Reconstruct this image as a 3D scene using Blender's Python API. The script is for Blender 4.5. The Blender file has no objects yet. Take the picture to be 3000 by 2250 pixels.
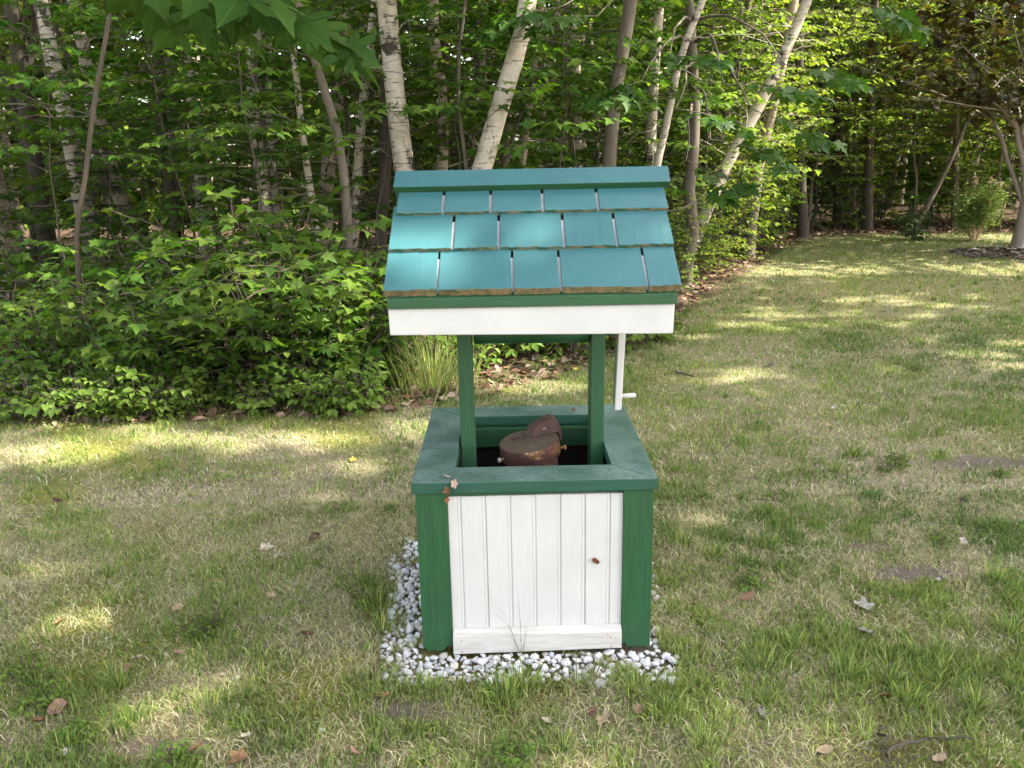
import bpy, bmesh, math, random
import numpy as np
from mathutils import Vector, Matrix

SC = bpy.context.scene
COL = SC.collection
rnd = random.Random(7)
RNG = np.random.default_rng(11)
R = math.radians

# ------------------------------------------------------------------ camera
CAM = np.array([-.0567, -2.0976, 1.348])
PITCH, ROLL, YAW, FPX = R(15.15), R(-1.1), R(-.064), 2500.0      # focal length in pixels of a 3000 px wide picture
fw = np.array([-math.sin(YAW)*math.cos(PITCH), math.cos(YAW)*math.cos(PITCH), -math.sin(PITCH)])
rt0 = np.array([math.cos(YAW), math.sin(YAW), 0.0]); up0 = np.cross(rt0, fw)
rt = math.cos(ROLL)*rt0 + math.sin(ROLL)*up0
up = -math.sin(ROLL)*rt0 + math.cos(ROLL)*up0
cam = bpy.data.objects.new('camera', bpy.data.cameras.new('camera')); COL.objects.link(cam)
m = Matrix.Identity(4)
for i in range(3):
    m[i][0], m[i][1], m[i][2], m[i][3] = rt[i], up[i], -fw[i], CAM[i]
cam.matrix_world = m
cam.data.sensor_width = 36; cam.data.lens = FPX/3000*36
cam.data.clip_start = .05; cam.data.clip_end = 400
SC.camera = cam

# ------------------------------------------------------------------ sky, sun, exposure
SUN_EL, SUN_AZ = R(50), R(97)
world = bpy.data.worlds.new('World'); SC.world = world; world.use_nodes = True
wn = world.node_tree; bg = wn.nodes['Background']
sky = wn.nodes.new('ShaderNodeTexSky'); sky.sky_type = 'NISHITA'; sky.sun_disc = False
sky.sun_elevation = SUN_EL; sky.sun_rotation = SUN_AZ
sky.air_density = 1.0; sky.dust_density = 3.0; sky.ozone_density = 1.0
hs = wn.nodes.new('ShaderNodeHueSaturation'); hs.inputs['Saturation'].default_value = .55           # thin haze and the camera's shade white balance
wb = wn.nodes.new('ShaderNodeMix'); wb.data_type = 'RGBA'; wb.blend_type = 'MULTIPLY'; wb.inputs[0].default_value = 1; wb.inputs[7].default_value = (1.065, 1.0, .925, 1)
wn.links.new(sky.outputs[0], hs.inputs['Color']); wn.links.new(hs.outputs[0], wb.inputs[6]); wn.links.new(wb.outputs[2], bg.inputs[0]); bg.inputs[1].default_value = .15
sun_d = bpy.data.lights.new('sun', 'SUN'); sun_d.energy = 3.6; sun_d.angle = R(.55); sun_d.color = (1, .92, .76)
sun = bpy.data.objects.new('sun', sun_d); COL.objects.link(sun); sun.location = (8, 3, 14)
SDIR = Vector((math.sin(SUN_AZ)*math.cos(SUN_EL), math.cos(SUN_AZ)*math.cos(SUN_EL), math.sin(SUN_EL)))
sun.rotation_euler = SDIR.to_track_quat('Z', 'Y').to_euler()
SC.view_settings.view_transform = 'Standard'; SC.view_settings.look = 'None'
SC.view_settings.exposure = 2.4; SC.view_settings.gamma = 1
SC.view_settings.use_curve_mapping = False
cy = SC.cycles
cy.max_bounces = 8; cy.diffuse_bounces = 4; cy.glossy_bounces = 2; cy.transmission_bounces = 4; cy.transparent_max_bounces = 4
cy.caustics_reflective = False; cy.caustics_refractive = False
cy.use_denoising = True; cy.use_adaptive_sampling = True; cy.adaptive_threshold = .02
cy.sample_clamp_indirect = 6

# ------------------------------------------------------------------ helpers
def ray(px, py):
    return fw + rt*(px-1500)/FPX - up*(py-1125)/FPX
def at(px, py, Y):
    d = ray(px, py); return CAM + d*(Y-CAM[1])/d[1]
def gnd(px, py, z=0.):
    d = ray(px, py); return CAM + d*(z-CAM[2])/d[2]

def tag(o, label=None, cat=None, group=None, kind=None):
    if label: o['label'] = label
    if cat: o['category'] = cat
    if group: o['group'] = group
    if kind: o['kind'] = kind
    return o
def link(name, data, parent=None, loc=(0, 0, 0)):
    o = bpy.data.objects.new(name, data); COL.objects.link(o); o.location = loc
    if parent is not None: o.parent = parent
    return o
def empty(name, loc=(0, 0, 0), rz=0):
    o = link(name, None, None, loc); o.rotation_euler = (0, 0, rz); o.empty_display_size = .1
    return o
def copy_tree(o, parent=None):
    c = o.copy(); COL.objects.link(c); c.parent = parent
    for ch in o.children: copy_tree(ch, c)
    return c

def mesh_np(name, V, FS, mat=None, smooth=False, col=None, attrs=None):
    """V (n,3); FS a face-index array or list of them"""
    if isinstance(FS, np.ndarray): FS = [FS]
    me = bpy.data.meshes.new(name)
    V = np.asarray(V, np.float32)
    me.vertices.add(len(V)); me.vertices.foreach_set('co', V.ravel())
    idx = np.concatenate([f.ravel() for f in FS]).astype(np.int32)
    cnt = np.concatenate([np.full(len(f), f.shape[1], np.int32) for f in FS])
    st = np.concatenate([[0], np.cumsum(cnt)[:-1]]).astype(np.int32)
    me.loops.add(len(idx)); me.loops.foreach_set('vertex_index', idx)
    me.polygons.add(len(cnt)); me.polygons.foreach_set('loop_start', st); me.polygons.foreach_set('loop_total', cnt)
    if smooth: me.polygons.foreach_set('use_smooth', np.ones(len(cnt), bool))
    if col is not None:
        a = me.color_attributes.new('Col', 'FLOAT_COLOR', 'POINT')
        c4 = np.ones((len(V), 4), np.float32); c4[:, :3] = col
        a.data.foreach_set('color', c4.ravel())
    for k, v in (attrs or {}).items():
        a = me.attributes.new(k, 'FLOAT', 'POINT'); a.data.foreach_set('value', np.asarray(v, np.float32))
    me.update(calc_edges=True); me.validate()
    if mat: me.materials.append(mat)
    return me

class Buf:
    """collects tubes (quads) and leaves for one mesh each"""
    def __init__(s): s.V, s.F, s.n = [], [], 0; s.L = []
    def tube(s, pts, rad, sides=6):
        pts = np.asarray(pts, float); k = len(pts)
        rad = np.broadcast_to(np.asarray(rad, float), (k,))
        T = np.gradient(pts, axis=0); T /= np.linalg.norm(T, axis=1)[:, None]+1e-9
        ref = np.array([1., .13, .07]) if abs(T[0][0]) < .8 else np.array([0., 1., .1])
        A = np.cross(T, ref); A /= np.linalg.norm(A, axis=1)[:, None]; B = np.cross(T, A)
        th = np.linspace(0, 2*math.pi, sides, endpoint=False)
        ring = pts[:, None, :] + rad[:, None, None]*(np.cos(th)[None, :, None]*A[:, None, :]+np.sin(th)[None, :, None]*B[:, None, :])
        i = np.arange(k-1)[:, None]*sides; j = np.arange(sides)[None, :]; j2 = (j+1) % sides
        F = np.stack([i+j, i+j2, i+sides+j2, i+sides+j], -1).reshape(-1, 4)+s.n
        s.V.append(ring.reshape(-1, 3)); s.F.append(F); s.n += k*sides
    def leaf(s, p, d, n, size): s.L.append((*p, *d, *n, size))
    def tubes_mesh(s, name, mat): return mesh_np(name, np.concatenate(s.V), np.concatenate(s.F), mat, True)
    def leaf_mesh(s, name, tmpl, mat, rng=None):
        return leaves_np(name, np.array(s.L), tmpl, mat)

def leaves_np(name, A, tmpl, mat, col=None, local=False):
    T, FS = tmpl
    P, D, N, S = A[:, 0:3], A[:, 3:6], A[:, 6:9], A[:, 9]
    D = D/(np.linalg.norm(D, axis=1)[:, None]+1e-9)
    X = np.cross(D, N); X /= np.linalg.norm(X, axis=1)[:, None]+1e-9
    Z = np.cross(X, D)
    V = P[:, None, :]+S[:, None, None]*(T[None, :, 0:1]*X[:, None]+T[None, :, 1:2]*D[:, None]+T[None, :, 2:3]*Z[:, None])
    n, k = len(A), len(T)
    F = [(f[None]+(np.arange(n)*k)[:, None, None]).reshape(-1, f.shape[1]) for f in FS]
    c = None if col is None else np.repeat(col, k, axis=0)
    at_ = {'leaf_x': np.tile(T[:, 0], n), 'leaf_y': np.tile(T[:, 1], n)} if local else None
    return mesh_np(name, V.reshape(-1, 3), F, mat, False, c, at_)

def t_maple():
    r = [(.07, .02), (.40, .04), (.28, .22), (.56, .47), (.22, .50), (.15, .74)]
    o = [(0, 0)]+r+[(0, 1.)]+[(-x, y) for x, y in reversed(r)]
    v = [(0, .33)]+o
    T = np.array([(x, y, .22*abs(x)-.30*(y-.2)**2-.25*x*x) for x, y in v])
    n = len(o); F = np.array([(0, 1+i, 1+(i+1) % n) for i in range(n)])
    return T, [F]
def t_oval(w=.27):
    p = [(0, 0), (w, .38), (w*.72, .7), (0, 1), (-w*.72, .7), (-w, .38)]
    T = np.array([(x, y, .35*abs(x)-.25*y*y) for x, y in p])
    return T, [np.array([(0, 1, 2, 3), (0, 3, 4, 5)])]
def t_hex():
    p = [(0, 0), (.36, .3), (.3, .72), (0, 1), (-.3, .72), (-.36, .3)]
    T = np.array([(x, y, .25*abs(x)-.2*y*y) for x, y in p])
    return T, [np.array([(0, 1, 2, 3), (0, 3, 4, 5)])]
def t_needle(w=.12):
    return np.array([(-w, 0, 0), (w, 0, 0), (w*.5, 1, -.15), (-w*.5, 1, -.15)]), [np.array([(0, 1, 2, 3)])]
def t_maple_fine():
    r = [(.05, -.03), (.14, .00), (.25, -.05), (.33, -.02), (.46, .02), (.38, .10), (.40, .17), (.30, .22), (.40, .30), (.50, .36), (.66, .50), (.54, .52), (.48, .60), (.36, .55), (.20, .52), (.22, .64), (.28, .72), (.17, .78), (.10, .90)]
    o = [(0, 0)]+r+[(0, 1.08)]+[(-x, y) for x, y in reversed(r)]; v = [(0, .36)]+o
    T = np.array([(x, y, .16*abs(x)-.42*(y-.15)**2-.30*x*x+.02*math.sin(9*x+7*y)) for x, y in v]); n = len(o)
    return T, [np.array([(0, 1+i, 1+(i+1) % n) for i in range(n)])]
MAPLE_FINE = t_maple_fine()
MAPLE, OVAL, HEX, NEEDLE = t_maple(), t_oval(), t_hex(), t_needle()

def vnoise(x, y, scale, seed=0):
    """smooth value noise 0..1"""
    x = np.asarray(x)/scale+seed*17.3; y = np.asarray(y)/scale-seed*9.1
    xi, yi = np.floor(x).astype(np.int64), np.floor(y).astype(np.int64)
    fx, fy = x-xi, y-yi; fx = fx*fx*(3-2*fx); fy = fy*fy*(3-2*fy)
    def h(a, b):
        v = np.sin(a*127.1+b*311.7+seed*74.7)*43758.5453; return v-np.floor(v)
    return (h(xi, yi)*(1-fx)+h(xi+1, yi)*fx)*(1-fy)+(h(xi, yi+1)*(1-fx)+h(xi+1, yi+1)*fx)*fy
def fnoise(x, y, scale, seed=0):
    return .55*vnoise(x, y, scale, seed)+.3*vnoise(x, y, scale*.47, seed+3)+.15*vnoise(x, y, scale*.21, seed+5)

# ------------------------------------------------------------------ materials
def mat(name):
    M = bpy.data.materials.new(name); M.use_nodes = True
    nt = M.node_tree; return M, nt, nt.nodes['Principled BSDF']
def N(nt, t, **kw):
    n = nt.nodes.new('ShaderNode'+t)
    for k, v in kw.items(): setattr(n, k, v)
    return n
def noise(nt, vec, scale, detail=4, rough=.6, dist=0):
    n = N(nt, 'TexNoise'); n.inputs['Scale'].default_value = scale; n.inputs['Detail'].default_value = detail
    n.inputs['Roughness'].default_value = rough; n.inputs['Distortion'].default_value = dist
    if vec is not None: nt.links.new(vec, n.inputs['Vector'])
    return n.outputs['Fac']
def ramp(nt, fac, stops, interp='LINEAR'):
    r = N(nt, 'ValToRGB'); r.color_ramp.interpolation = interp
    e = r.color_ramp.elements
    while len(e) < len(stops): e.new(.5)
    for q, (p, c) in zip(e, stops): q.position = p; q.color = (*c, 1) if len(c) == 3 else c
    nt.links.new(fac, r.inputs[0]); return r.outputs[0]
def mixc(nt, fac, a, b, blend='MIX'):
    n = N(nt, 'Mix'); n.data_type = 'RGBA'; n.blend_type = blend
    for s, v in ((0, fac), (6, a), (7, b)):
        if isinstance(v, (int, float)): n.inputs[s].default_value = v
        elif isinstance(v, tuple): n.inputs[s].default_value = (*v, 1)
        else: nt.links.new(v, n.inputs[s])
    return n.outputs[2]
def mapping(nt, scale=(1, 1, 1), coord='Object', rot=(0, 0, 0)):
    tc = N(nt, 'TexCoord'); mp = N(nt, 'Mapping'); mp.inputs['Scale'].default_value = scale; mp.inputs['Rotation'].default_value = rot
    nt.links.new(tc.outputs[coord], mp.inputs[0]); return mp.outputs[0]
def bump(nt, b, h, strength=.3, dist=.002):
    n = N(nt, 'Bump'); n.inputs['Strength'].default_value = strength; n.inputs['Distance'].default_value = dist
    nt.links.new(h, n.inputs['Height']); nt.links.new(n.outputs[0], b.inputs['Normal'])
def rgb3(v): return (v, v, v)
def mrange(nt, v, a, b, c=0., d=1.):
    n = N(nt, 'MapRange'); nt.links.new(v, n.inputs[0])
    for i, x in zip((1, 2, 3, 4), (a, b, c, d)): n.inputs[i].default_value = x
    return n.outputs[0]

def paint(name, base, grain_axis='x', rough=.5, var=.18, dust=None, scuff=None, spec=.5, bmp=.35):
    """brushed paint on wood; grain runs along grain_axis; dust settles on upward faces"""
    M, nt, b = mat(name)
    sc = {'x': (5, 110, 110), 'z': (110, 110, 5), 'y': (110, 5, 110)}[grain_axis]
    g = noise(nt, mapping(nt, sc), 1.6, 5, .65)
    big = noise(nt, mapping(nt, (1, 1, 1)), 7, 3, .6)
    lo = tuple(c*(1-var) for c in base); hi = tuple(min(1, c*(1+var)) for c in base)
    c = mixc(nt, mrange(nt, g, .3, .7), lo, hi)
    c = mixc(nt, mrange(nt, big, .35, .7, 0, .5), c, tuple(x*.82 for x in base))
    if scuff:
        s = noise(nt, mapping(nt, (1, 1, 1)), 14, 6, .7, .6)
        c = mixc(nt, mrange(nt, s, .52, .66, 0, .55), c, scuff)
        ck = noise(nt, mapping(nt, (3, 1, 1)), 34, 9, .8, 1.5); c = mixc(nt, mrange(nt, ck, .69, .72, 0, .8), c, tuple(x*.35 for x in scuff))
    if dust:
        geo = N(nt, 'NewGeometry'); sx = N(nt, 'SeparateXYZ'); nt.links.new(geo.outputs['Normal'], sx.inputs[0])
        upf = mrange(nt, sx.outputs[2], .6, .9)
        dn = noise(nt, mapping(nt, (1, 1, 1)), 70, 9, .85); dn2 = noise(nt, mapping(nt, (1, 1, 1)), 9, 4, .6)
        mu = N(nt, 'Math', operation='MULTIPLY'); nt.links.new(mrange(nt, dn, .32, .60), mu.inputs[0]); nt.links.new(mrange(nt, dn2, .3, .62, .25, 1), mu.inputs[1])
        mu2 = N(nt, 'Math', operation='MULTIPLY'); nt.links.new(mu.outputs[0], mu2.inputs[0]); nt.links.new(upf, mu2.inputs[1])
        c = mixc(nt, mu2.outputs[0], c, dust)
    nt.links.new(c, b.inputs['Base Color'])
    rr = mrange(nt, big, .3, .7, rough-.08, rough+.1); nt.links.new(rr, b.inputs['Roughness'])
    b.inputs['Specular IOR Level'].default_value = spec
    bump(nt, b, g, bmp, .0012)
    return M

GREEN = (.020, .086, .033)
M_green_z = paint('green_paint_upright', GREEN, 'z', .5, .3)
M_green_x = paint('green_paint', GREEN, 'x', .5, .3)
M_cap = paint('green_paint_dusty', (.021, .088, .058), 'x', .45, .2, dust=(.20, .27, .265))
M_cap_y = paint('green_paint_dusty_side', (.021, .088, .058), 'y', .45, .2, dust=(.20, .27, .265))
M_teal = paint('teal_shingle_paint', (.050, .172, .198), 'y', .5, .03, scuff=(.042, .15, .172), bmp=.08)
M_ridge = paint('ridge_paint_sky_tint', (.046, .165, .192), 'x', .48, .10)  # ridge's green paint with the blue of the sky put into it
M_white = paint('white_paint', (.60, .598, .595), 'x', .5, .03)
M_white_z = paint('white_paint_upright', (.60, .595, .585), 'z', .55, .05)

def mk_base_white():
    M, nt, b = mat('weathered_white_paint')
    g = noise(nt, mapping(nt, (3, 50, 30)), 2.2, 8, .75); d = noise(nt, mapping(nt, (1, 1, 1)), 6, 4, .6)
    c = mixc(nt, mrange(nt, g, .45, .75), (.57, .555, .53), (.35, .33, .30))
    c = mixc(nt, mrange(nt, d, .5, .75, 0, .5), c, (.55, .53, .50))
    nt.links.new(c, b.inputs['Base Color']); b.inputs['Roughness'].default_value = .7; bump(nt, b, g, .4, .001); return M
M_base = mk_base_white()
def mk_butt():
    M, nt, b = mat('worn_shingle_butt')
    n1 = noise(nt, mapping(nt, (26, 60, 90)), 1, 6, .8); n2 = noise(nt, mapping(nt, (90, 20, 20)), 1, 4, .7)
    c = mixc(nt, mrange(nt, n1, .47, .58), (.020, .10, .055), (.27, .20, .11))
    c = mixc(nt, mrange(nt, n2, .45, .7, 0, .6), c, (.10, .075, .045))
    nt.links.new(c, b.inputs['Base Color']); b.inputs['Roughness'].default_value = .85; bump(nt, b, n2, .7, .003); return M
M_butt = mk_butt()
def mk_butt2():
    M = mk_butt(); M.name = 'bare_shingle_butt'
    for n in M.node_tree.nodes:
        if n.type == 'MAP_RANGE' and abs(n.inputs[1].default_value-.47) < 1e-3: n.inputs[1].default_value = .36; n.inputs[2].default_value = .5
    return M
M_butt_bare = mk_butt2()
def simple(name, c, rough=.7, var=.25, scale=12, spec=.5):
    M, nt, b = mat(name)
    n = noise(nt, mapping(nt), scale, 5, .65)
    nt.links.new(mixc(nt, mrange(nt, n, .3, .7), tuple(x*(1-var) for x in c), tuple(x*(1+var) for x in c)), b.inputs['Base Color'])
    b.inputs['Roughness'].default_value = rough; b.inputs['Specular IOR Level'].default_value = spec
    bump(nt, b, n, .3, .002); return M
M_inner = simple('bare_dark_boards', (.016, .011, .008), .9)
M_gapwood = simple('pale_grey_roof_underlay', (.42, .40, .44), .8, .2, 40)
M_dowel = simple('bare_dowel_wood', (.55, .36, .24), .6)

def mk_rust():
    M, nt, b = mat('rusty_red_casing')
    n1 = noise(nt, mapping(nt), 22, 6, .7); n2 = noise(nt, mapping(nt, (1, 1, 1.7)), 15, 7, .75); n3 = noise(nt, mapping(nt), 60, 4, .6)
    c = mixc(nt, mrange(nt, n1, .35, .65), (.042, .015, .011), (.075, .028, .019))
    c = mixc(nt, mrange(nt, n2, .50, .60, 0, .9), c, (.17, .085, .025))
    c = mixc(nt, mrange(nt, n2, .63, .67), c, (.42, .36, .30))
    geo = N(nt, 'NewGeometry'); sx = N(nt, 'SeparateXYZ'); nt.links.new(geo.outputs['Normal'], sx.inputs[0])
    upf = mrange(nt, sx.outputs[2], .8, .95)
    d = mixc(nt, mrange(nt, n3, .35, .65), (.085, .068, .042), (.125, .10, .064))
    d = mixc(nt, mrange(nt, n1, .40, .66), d, (.095, .055, .042))
    c = mixc(nt, upf, c, d)
    nt.links.new(c, b.inputs['Base Color']); b.inputs['Roughness'].default_value = .8; bump(nt, b, n3, .4, .001); return M
M_rust = mk_rust()
M_hood = simple('dull_red_hood_paint', (.088, .047, .038), .7, .3, 30)
M_zinc = simple('zinc_bolt', (.42, .42, .40), .45); M_rustbolt = simple('rusty_bolt', (.28, .13, .05), .8)
M_ink = simple('dark_marker', (.03, .02, .012), .8)

def leaf_mat(name, cols, trans=.40, rough=.55, spec=.22, tint=1.5):
    """leaf: diffuse + translucent light through the blade, colour differs per leaf"""
    M, nt, b = mat(name)
    geo = N(nt, 'NewGeometry'); oi = N(nt, 'ObjectInfo')
    k = len(cols)
    c = ramp(nt, geo.outputs['Random Per Island'], [(i/(k-1), cols[i]) for i in range(k)])
    hv = N(nt, 'HueSaturation'); nt.links.new(c, hv.inputs['Color'])
    nt.links.new(mrange(nt, oi.outputs['Random'], 0, 1, .485, .512), hv.inputs['Hue'])
    nt.links.new(mrange(nt, oi.outputs['Random'], 0, 1, .8, 1.2), hv.inputs['Value'])
    c = hv.outputs[0]
    nt.links.new(c, b.inputs['Base Color']); b.inputs['Roughness'].default_value = rough; b.inputs['Specular IOR Level'].default_value = spec
    tr = N(nt, 'BsdfTranslucent')
    nt.links.new(mixc(nt, 1., c, (tint*1.15, tint*1.25, tint*.55), 'MULTIPLY'), tr.inputs[0])
    mx = N(nt, 'MixShader'); mx.inputs[0].default_value = trans
    nt.links.new(b.outputs[0], mx.inputs[1]); nt.links.new(tr.outputs[0], mx.inputs[2])
    nt.links.new(mx.outputs[0], nt.nodes['Material Output'].inputs[0]); return M
M_leaf = leaf_mat('maple_leaf', [(.034, .085, .014), (.055, .12, .018), (.085, .16, .022), (.06, .13, .018), (.13, .20, .028), (.048, .105, .016)])
def veined(name, cols, trans, tint=1.4):
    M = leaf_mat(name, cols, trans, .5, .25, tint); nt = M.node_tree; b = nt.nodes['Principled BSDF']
    def at_(n):
        a = N(nt, 'Attribute'); a.attribute_name = n; return a.outputs['Fac']
    def mth(op, a, b_=None):
        n = N(nt, 'Math', operation=op)
        for i_, v in enumerate((a, b_)):
            if v is None: continue
            if isinstance(v, (int, float)): n.inputs[i_].default_value = v
            else: nt.links.new(v, n.inputs[i_])
        return n.outputs[0]
    x, y = mth('ABSOLUTE', at_('leaf_x')), at_('leaf_y'); best = x
    for ang in (38, 68, 100):                                   # main veins fan out from the stalk
        best = mth('MINIMUM', best, mth('ABSOLUTE', mth('SUBTRACT', mth('MULTIPLY', x, math.cos(R(ang))), mth('MULTIPLY', mth('SUBTRACT', y, .02), math.sin(R(ang))))))
    fine = mth('ABSOLUTE', mth('SUBTRACT', mth('FRACT', mth('ADD', mth('MULTIPLY', y, 11.), mth('MULTIPLY', x, -7.))), .5))
    mask = mth('MAXIMUM', mrange(nt, best, .004, .014, .5, 0), mrange(nt, fine, .0, .08, .18, 0))
    blot = noise(nt, mapping(nt), 30, 5, .7)
    src = b.inputs['Base Color'].links[0].from_socket
    c = mixc(nt, mask, src, (.10, .17, .045)); c = mixc(nt, mrange(nt, blot, .62, .72, 0, .6), c, (.10, .075, .02))
    nt.links.new(c, b.inputs['Base Color'])
    for n in nt.nodes:
        if n.type == 'BSDF_TRANSLUCENT': nt.links.new(mixc(nt, 1., c, (1.5, 1.6, .7), 'MULTIPLY'), n.inputs[0])
    return M
M_leaf_near = veined('hanging_maple_leaf', [(.022, .058, .010), (.034, .08, .013), (.05, .105, .016), (.03, .07, .012)], .34)  # same maple; palette deepened so shade is put into the colour
M_leaf2 = leaf_mat('birch_leaf', [(.07, .12, .018), (.13, .20, .028), (.20, .27, .04), (.11, .18, .024), (.26, .31, .05)])
M_hem = leaf_mat('hemlock_needle', [(.028, .062, .020), (.045, .090, .028), (.06, .11, .03)], .2)
M_crim = leaf_mat('crimson_leaf', [(.022, .012, .010), (.034, .020, .010), (.06, .055, .012), (.026, .026, .018), (.10, .10, .015)], .35, .4, .4, 1.7)
M_lil = leaf_mat('lilac_leaf', [(.18, .28, .09), (.24, .35, .12), (.30, .40, .15)], .3)
M_pink = leaf_mat('lilac_bloom', [(.55, .30, .38), (.65, .42, .50), (.6, .36, .45)], .3, .6, .3, 1.)
M_far = leaf_mat('far_leaf', [(.05, .085, .012), (.10, .155, .02), (.17, .235, .03)], .45)
M_cover = leaf_mat('ground_cover_leaf', [(.08, .14, .02), (.11, .18, .03), (.15, .22, .04)], .3)

def col_mat(name, rough=.6, trans=.3):
    M, nt, b = mat(name)
    a = N(nt, 'VertexColor'); a.layer_name = 'Col'
    nt.links.new(a.outputs[0], b.inputs['Base Color']); b.inputs['Roughness'].default_value = rough; b.inputs['Specular IOR Level'].default_value = .25
    tr = N(nt, 'BsdfTranslucent'); nt.links.new(a.outputs[0], tr.inputs[0])
    mx = N(nt, 'MixShader'); mx.inputs[0].default_value = trans
    nt.links.new(b.outputs[0], mx.inputs[1]); nt.links.new(tr.outputs[0], mx.inputs[2])
    nt.links.new(mx.outputs[0], nt.nodes['Material Output'].inputs[0]); return M
M_blade = col_mat('grass_blade'); M_litter = col_mat('dead_leaf_litter', .8, .1)

def mk_birch(name, white=(.54, .48, .41), mid=(.37, .31, .245), dark=(.035, .028, .022), scar=.56):
    M, nt, b = mat(name)
    v = mapping(nt, (5, 5, 42)); l = noise(nt, v, 1.4, 5, .7)
    big = noise(nt, mapping(nt, (4, 4, 2.2)), 1.3, 4, .6, .4); mot = noise(nt, mapping(nt, (9, 9, 9)), 1.5, 6, .75)
    c = mixc(nt, mrange(nt, mot, .35, .7), white, mid)
    c = mixc(nt, mrange(nt, l, .56, .63, 0, .85), c, dark)
    pm = N(nt, 'Math', operation='ADD'); nt.links.new(big, pm.inputs[0]); nt.links.new(mrange(nt, l, .2, .8, -.1, .1), pm.inputs[1])
    c = mixc(nt, mrange(nt, pm.outputs[0], scar, scar+.06), c, dark)
    nt.links.new(c, b.inputs['Base Color']); b.inputs['Roughness'].default_value = .75; bump(nt, b, l, .5, .006); return M
M_birch = mk_birch('birch_bark')
M_birch_b = mk_birch('brown_birch_bark', (.40, .33, .26), (.26, .20, .15), (.03, .025, .02), .56)
def mk_bark(name, a, d):
    M, nt, b = mat(name)
    n = noise(nt, mapping(nt, (22, 22, 5)), 1.5, 6, .7); n2 = noise(nt, mapping(nt, (2, 2, 2)), 1.6, 4, .6)
    c = mixc(nt, mrange(nt, n, .3, .7), d, a); c = mixc(nt, mrange(nt, n2, .4, .7, 0, .5), c, tuple(x*.7 for x in a))
    nt.links.new(c, b.inputs['Base Color']); b.inputs['Roughness'].default_value = .85; bump(nt, b, n, .6, .006); return M
M_gray = mk_bark('grey_maple_bark', (.17, .14, .11), (.085, .068, .052))
M_stem = mk_bark('pale_ornamental_bark', (.34, .285, .245), (.19, .155, .13))
M_pine = mk_bark('dark_pine_bark', (.085, .065, .05), (.035, .027, .02))
M_twig = mk_bark('twig_bark', (.10, .078, .058), (.05, .038, .028))

# ------------------------------------------------------------------ ground
EX = np.array([-60, -8, -3, -1.7, -.7, .0, .6, 1.2, 2.0, 2.9, 3.75, 4.6, 6.0, 7.3, 10, 60.])
EY = np.array([2.3, 2.3, 2.35, 2.35, 2.5, 3.0, 3.6, 4.5, 6.2, 7.9, 9.7, 10.9, 11.4, 11.2, 10.9, 10.5])
def edge(x): return np.interp(x, EX, EY)
def hz(x, y):
    x = np.asarray(x, float); y = np.asarray(y, float)
    d = np.hypot(x, y-.35)
    k = np.clip((d-.8)/1.5, 0, 1)
    wood = np.clip((y-edge(x))/1.2, 0, 1)
    return k*((fnoise(x, y, 2.6, 1)-.5)*.07*(1+wood*1.5)) + wood*.03
def bare(x, y):   # 0 lush .. 1 thin, dry
    v = fnoise(x, y, .85, 21)*.62+fnoise(x, y, .22, 25)*.38
    v = v + .10*np.clip((x-1.2)/1.0, 0, 1)*np.clip(1-abs(y-.9)/1.2, 0, 1)
    return np.clip((v-.33)/.30, 0, 1)*np.clip(1.25-y*.22, .35, 1)
def moss(x, y): return np.clip((fnoise(x, y, .6, 31)-.52)/.14, 0, 1)*np.clip(1.3-x*.8, .3, 1)

def axis(a, b, fine, step, far):
    q = np.arange(a, b, step); pre = a-np.geomspace(far, .12, 16); post = b+np.geomspace(.12, far, 16)
    return np.concatenate([pre, q, post])
gx = axis(-4.5, 8.2, 0, .05, 150); gy = axis(-1.4, 11.8, 0, .05, 150)
GX, GY = np.meshgrid(gx, gy); X, Y = GX.ravel(), GY.ravel()
Zg = hz(X, Y); Zg -= .012*((abs(X) < .5) & (Y > -.15) & (Y < .78))
nx, ny = len(gx), len(gy)
i = (np.arange(ny-1)[:, None]*nx+np.arange(nx-1)[None]).ravel()
GF = np.stack([i, i+1, i+1+nx, i+nx], -1)
def mk_ground():
    M, nt, b = mat('lawn_soil_and_forest_floor')
    def A(n):
        a = N(nt, 'Attribute'); a.attribute_name = n; return a.outputs['Fac']
    fine = noise(nt, mapping(nt), 60, 8, .75); mid = noise(nt, mapping(nt), 9, 5, .65); st = noise(nt, mapping(nt, (90, 25, 25)), 2, 5, .7)
    dry = mixc(nt, mrange(nt, st, .3, .7), (.16, .13, .09), (.44, .385, .29))
    lush = mixc(nt, mrange(nt, fine, .3, .7), (.09, .095, .04), (.25, .245, .115))
    c = mixc(nt, A('bare'), lush, dry)
    c = mixc(nt, mrange(nt, fine, .56, .70, 0, .8), c, (.075, .056, .042))
    pat = noise(nt, mapping(nt, (6, 9, 9)), 4, 6, .7); c = mixc(nt, mrange(nt, pat, .50, .66, 0, .7), c, (.17, .12, .07))
    c = mixc(nt, A('moss'), c, mixc(nt, mrange(nt, fine, .3, .7), (.13, .15, .03), (.25, .24, .06)))
    c = mixc(nt, A('soil'), c, mixc(nt, mrange(nt, fine, .3, .7), (.09, .07, .058), (.21, .17, .145)))
    fl = mixc(nt, mrange(nt, fine, .3, .7), (.045, .032, .022), (.13, .09, .06))
    ad = N(nt, 'Math', operation='ADD'); nt.links.new(A('forest'), ad.inputs[0]); nt.links.new(mrange(nt, mid, .2, .8, -.35, .35), ad.inputs[1])
    c = mixc(nt, mrange(nt, ad.outputs[0], .35, .65), c, fl)
    nt.links.new(c, b.inputs['Base Color']); b.inputs['Roughness'].default_value = .95; b.inputs['Specular IOR Level'].default_value = .1
    bump(nt, b, fine, .8, .012); return M
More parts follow.
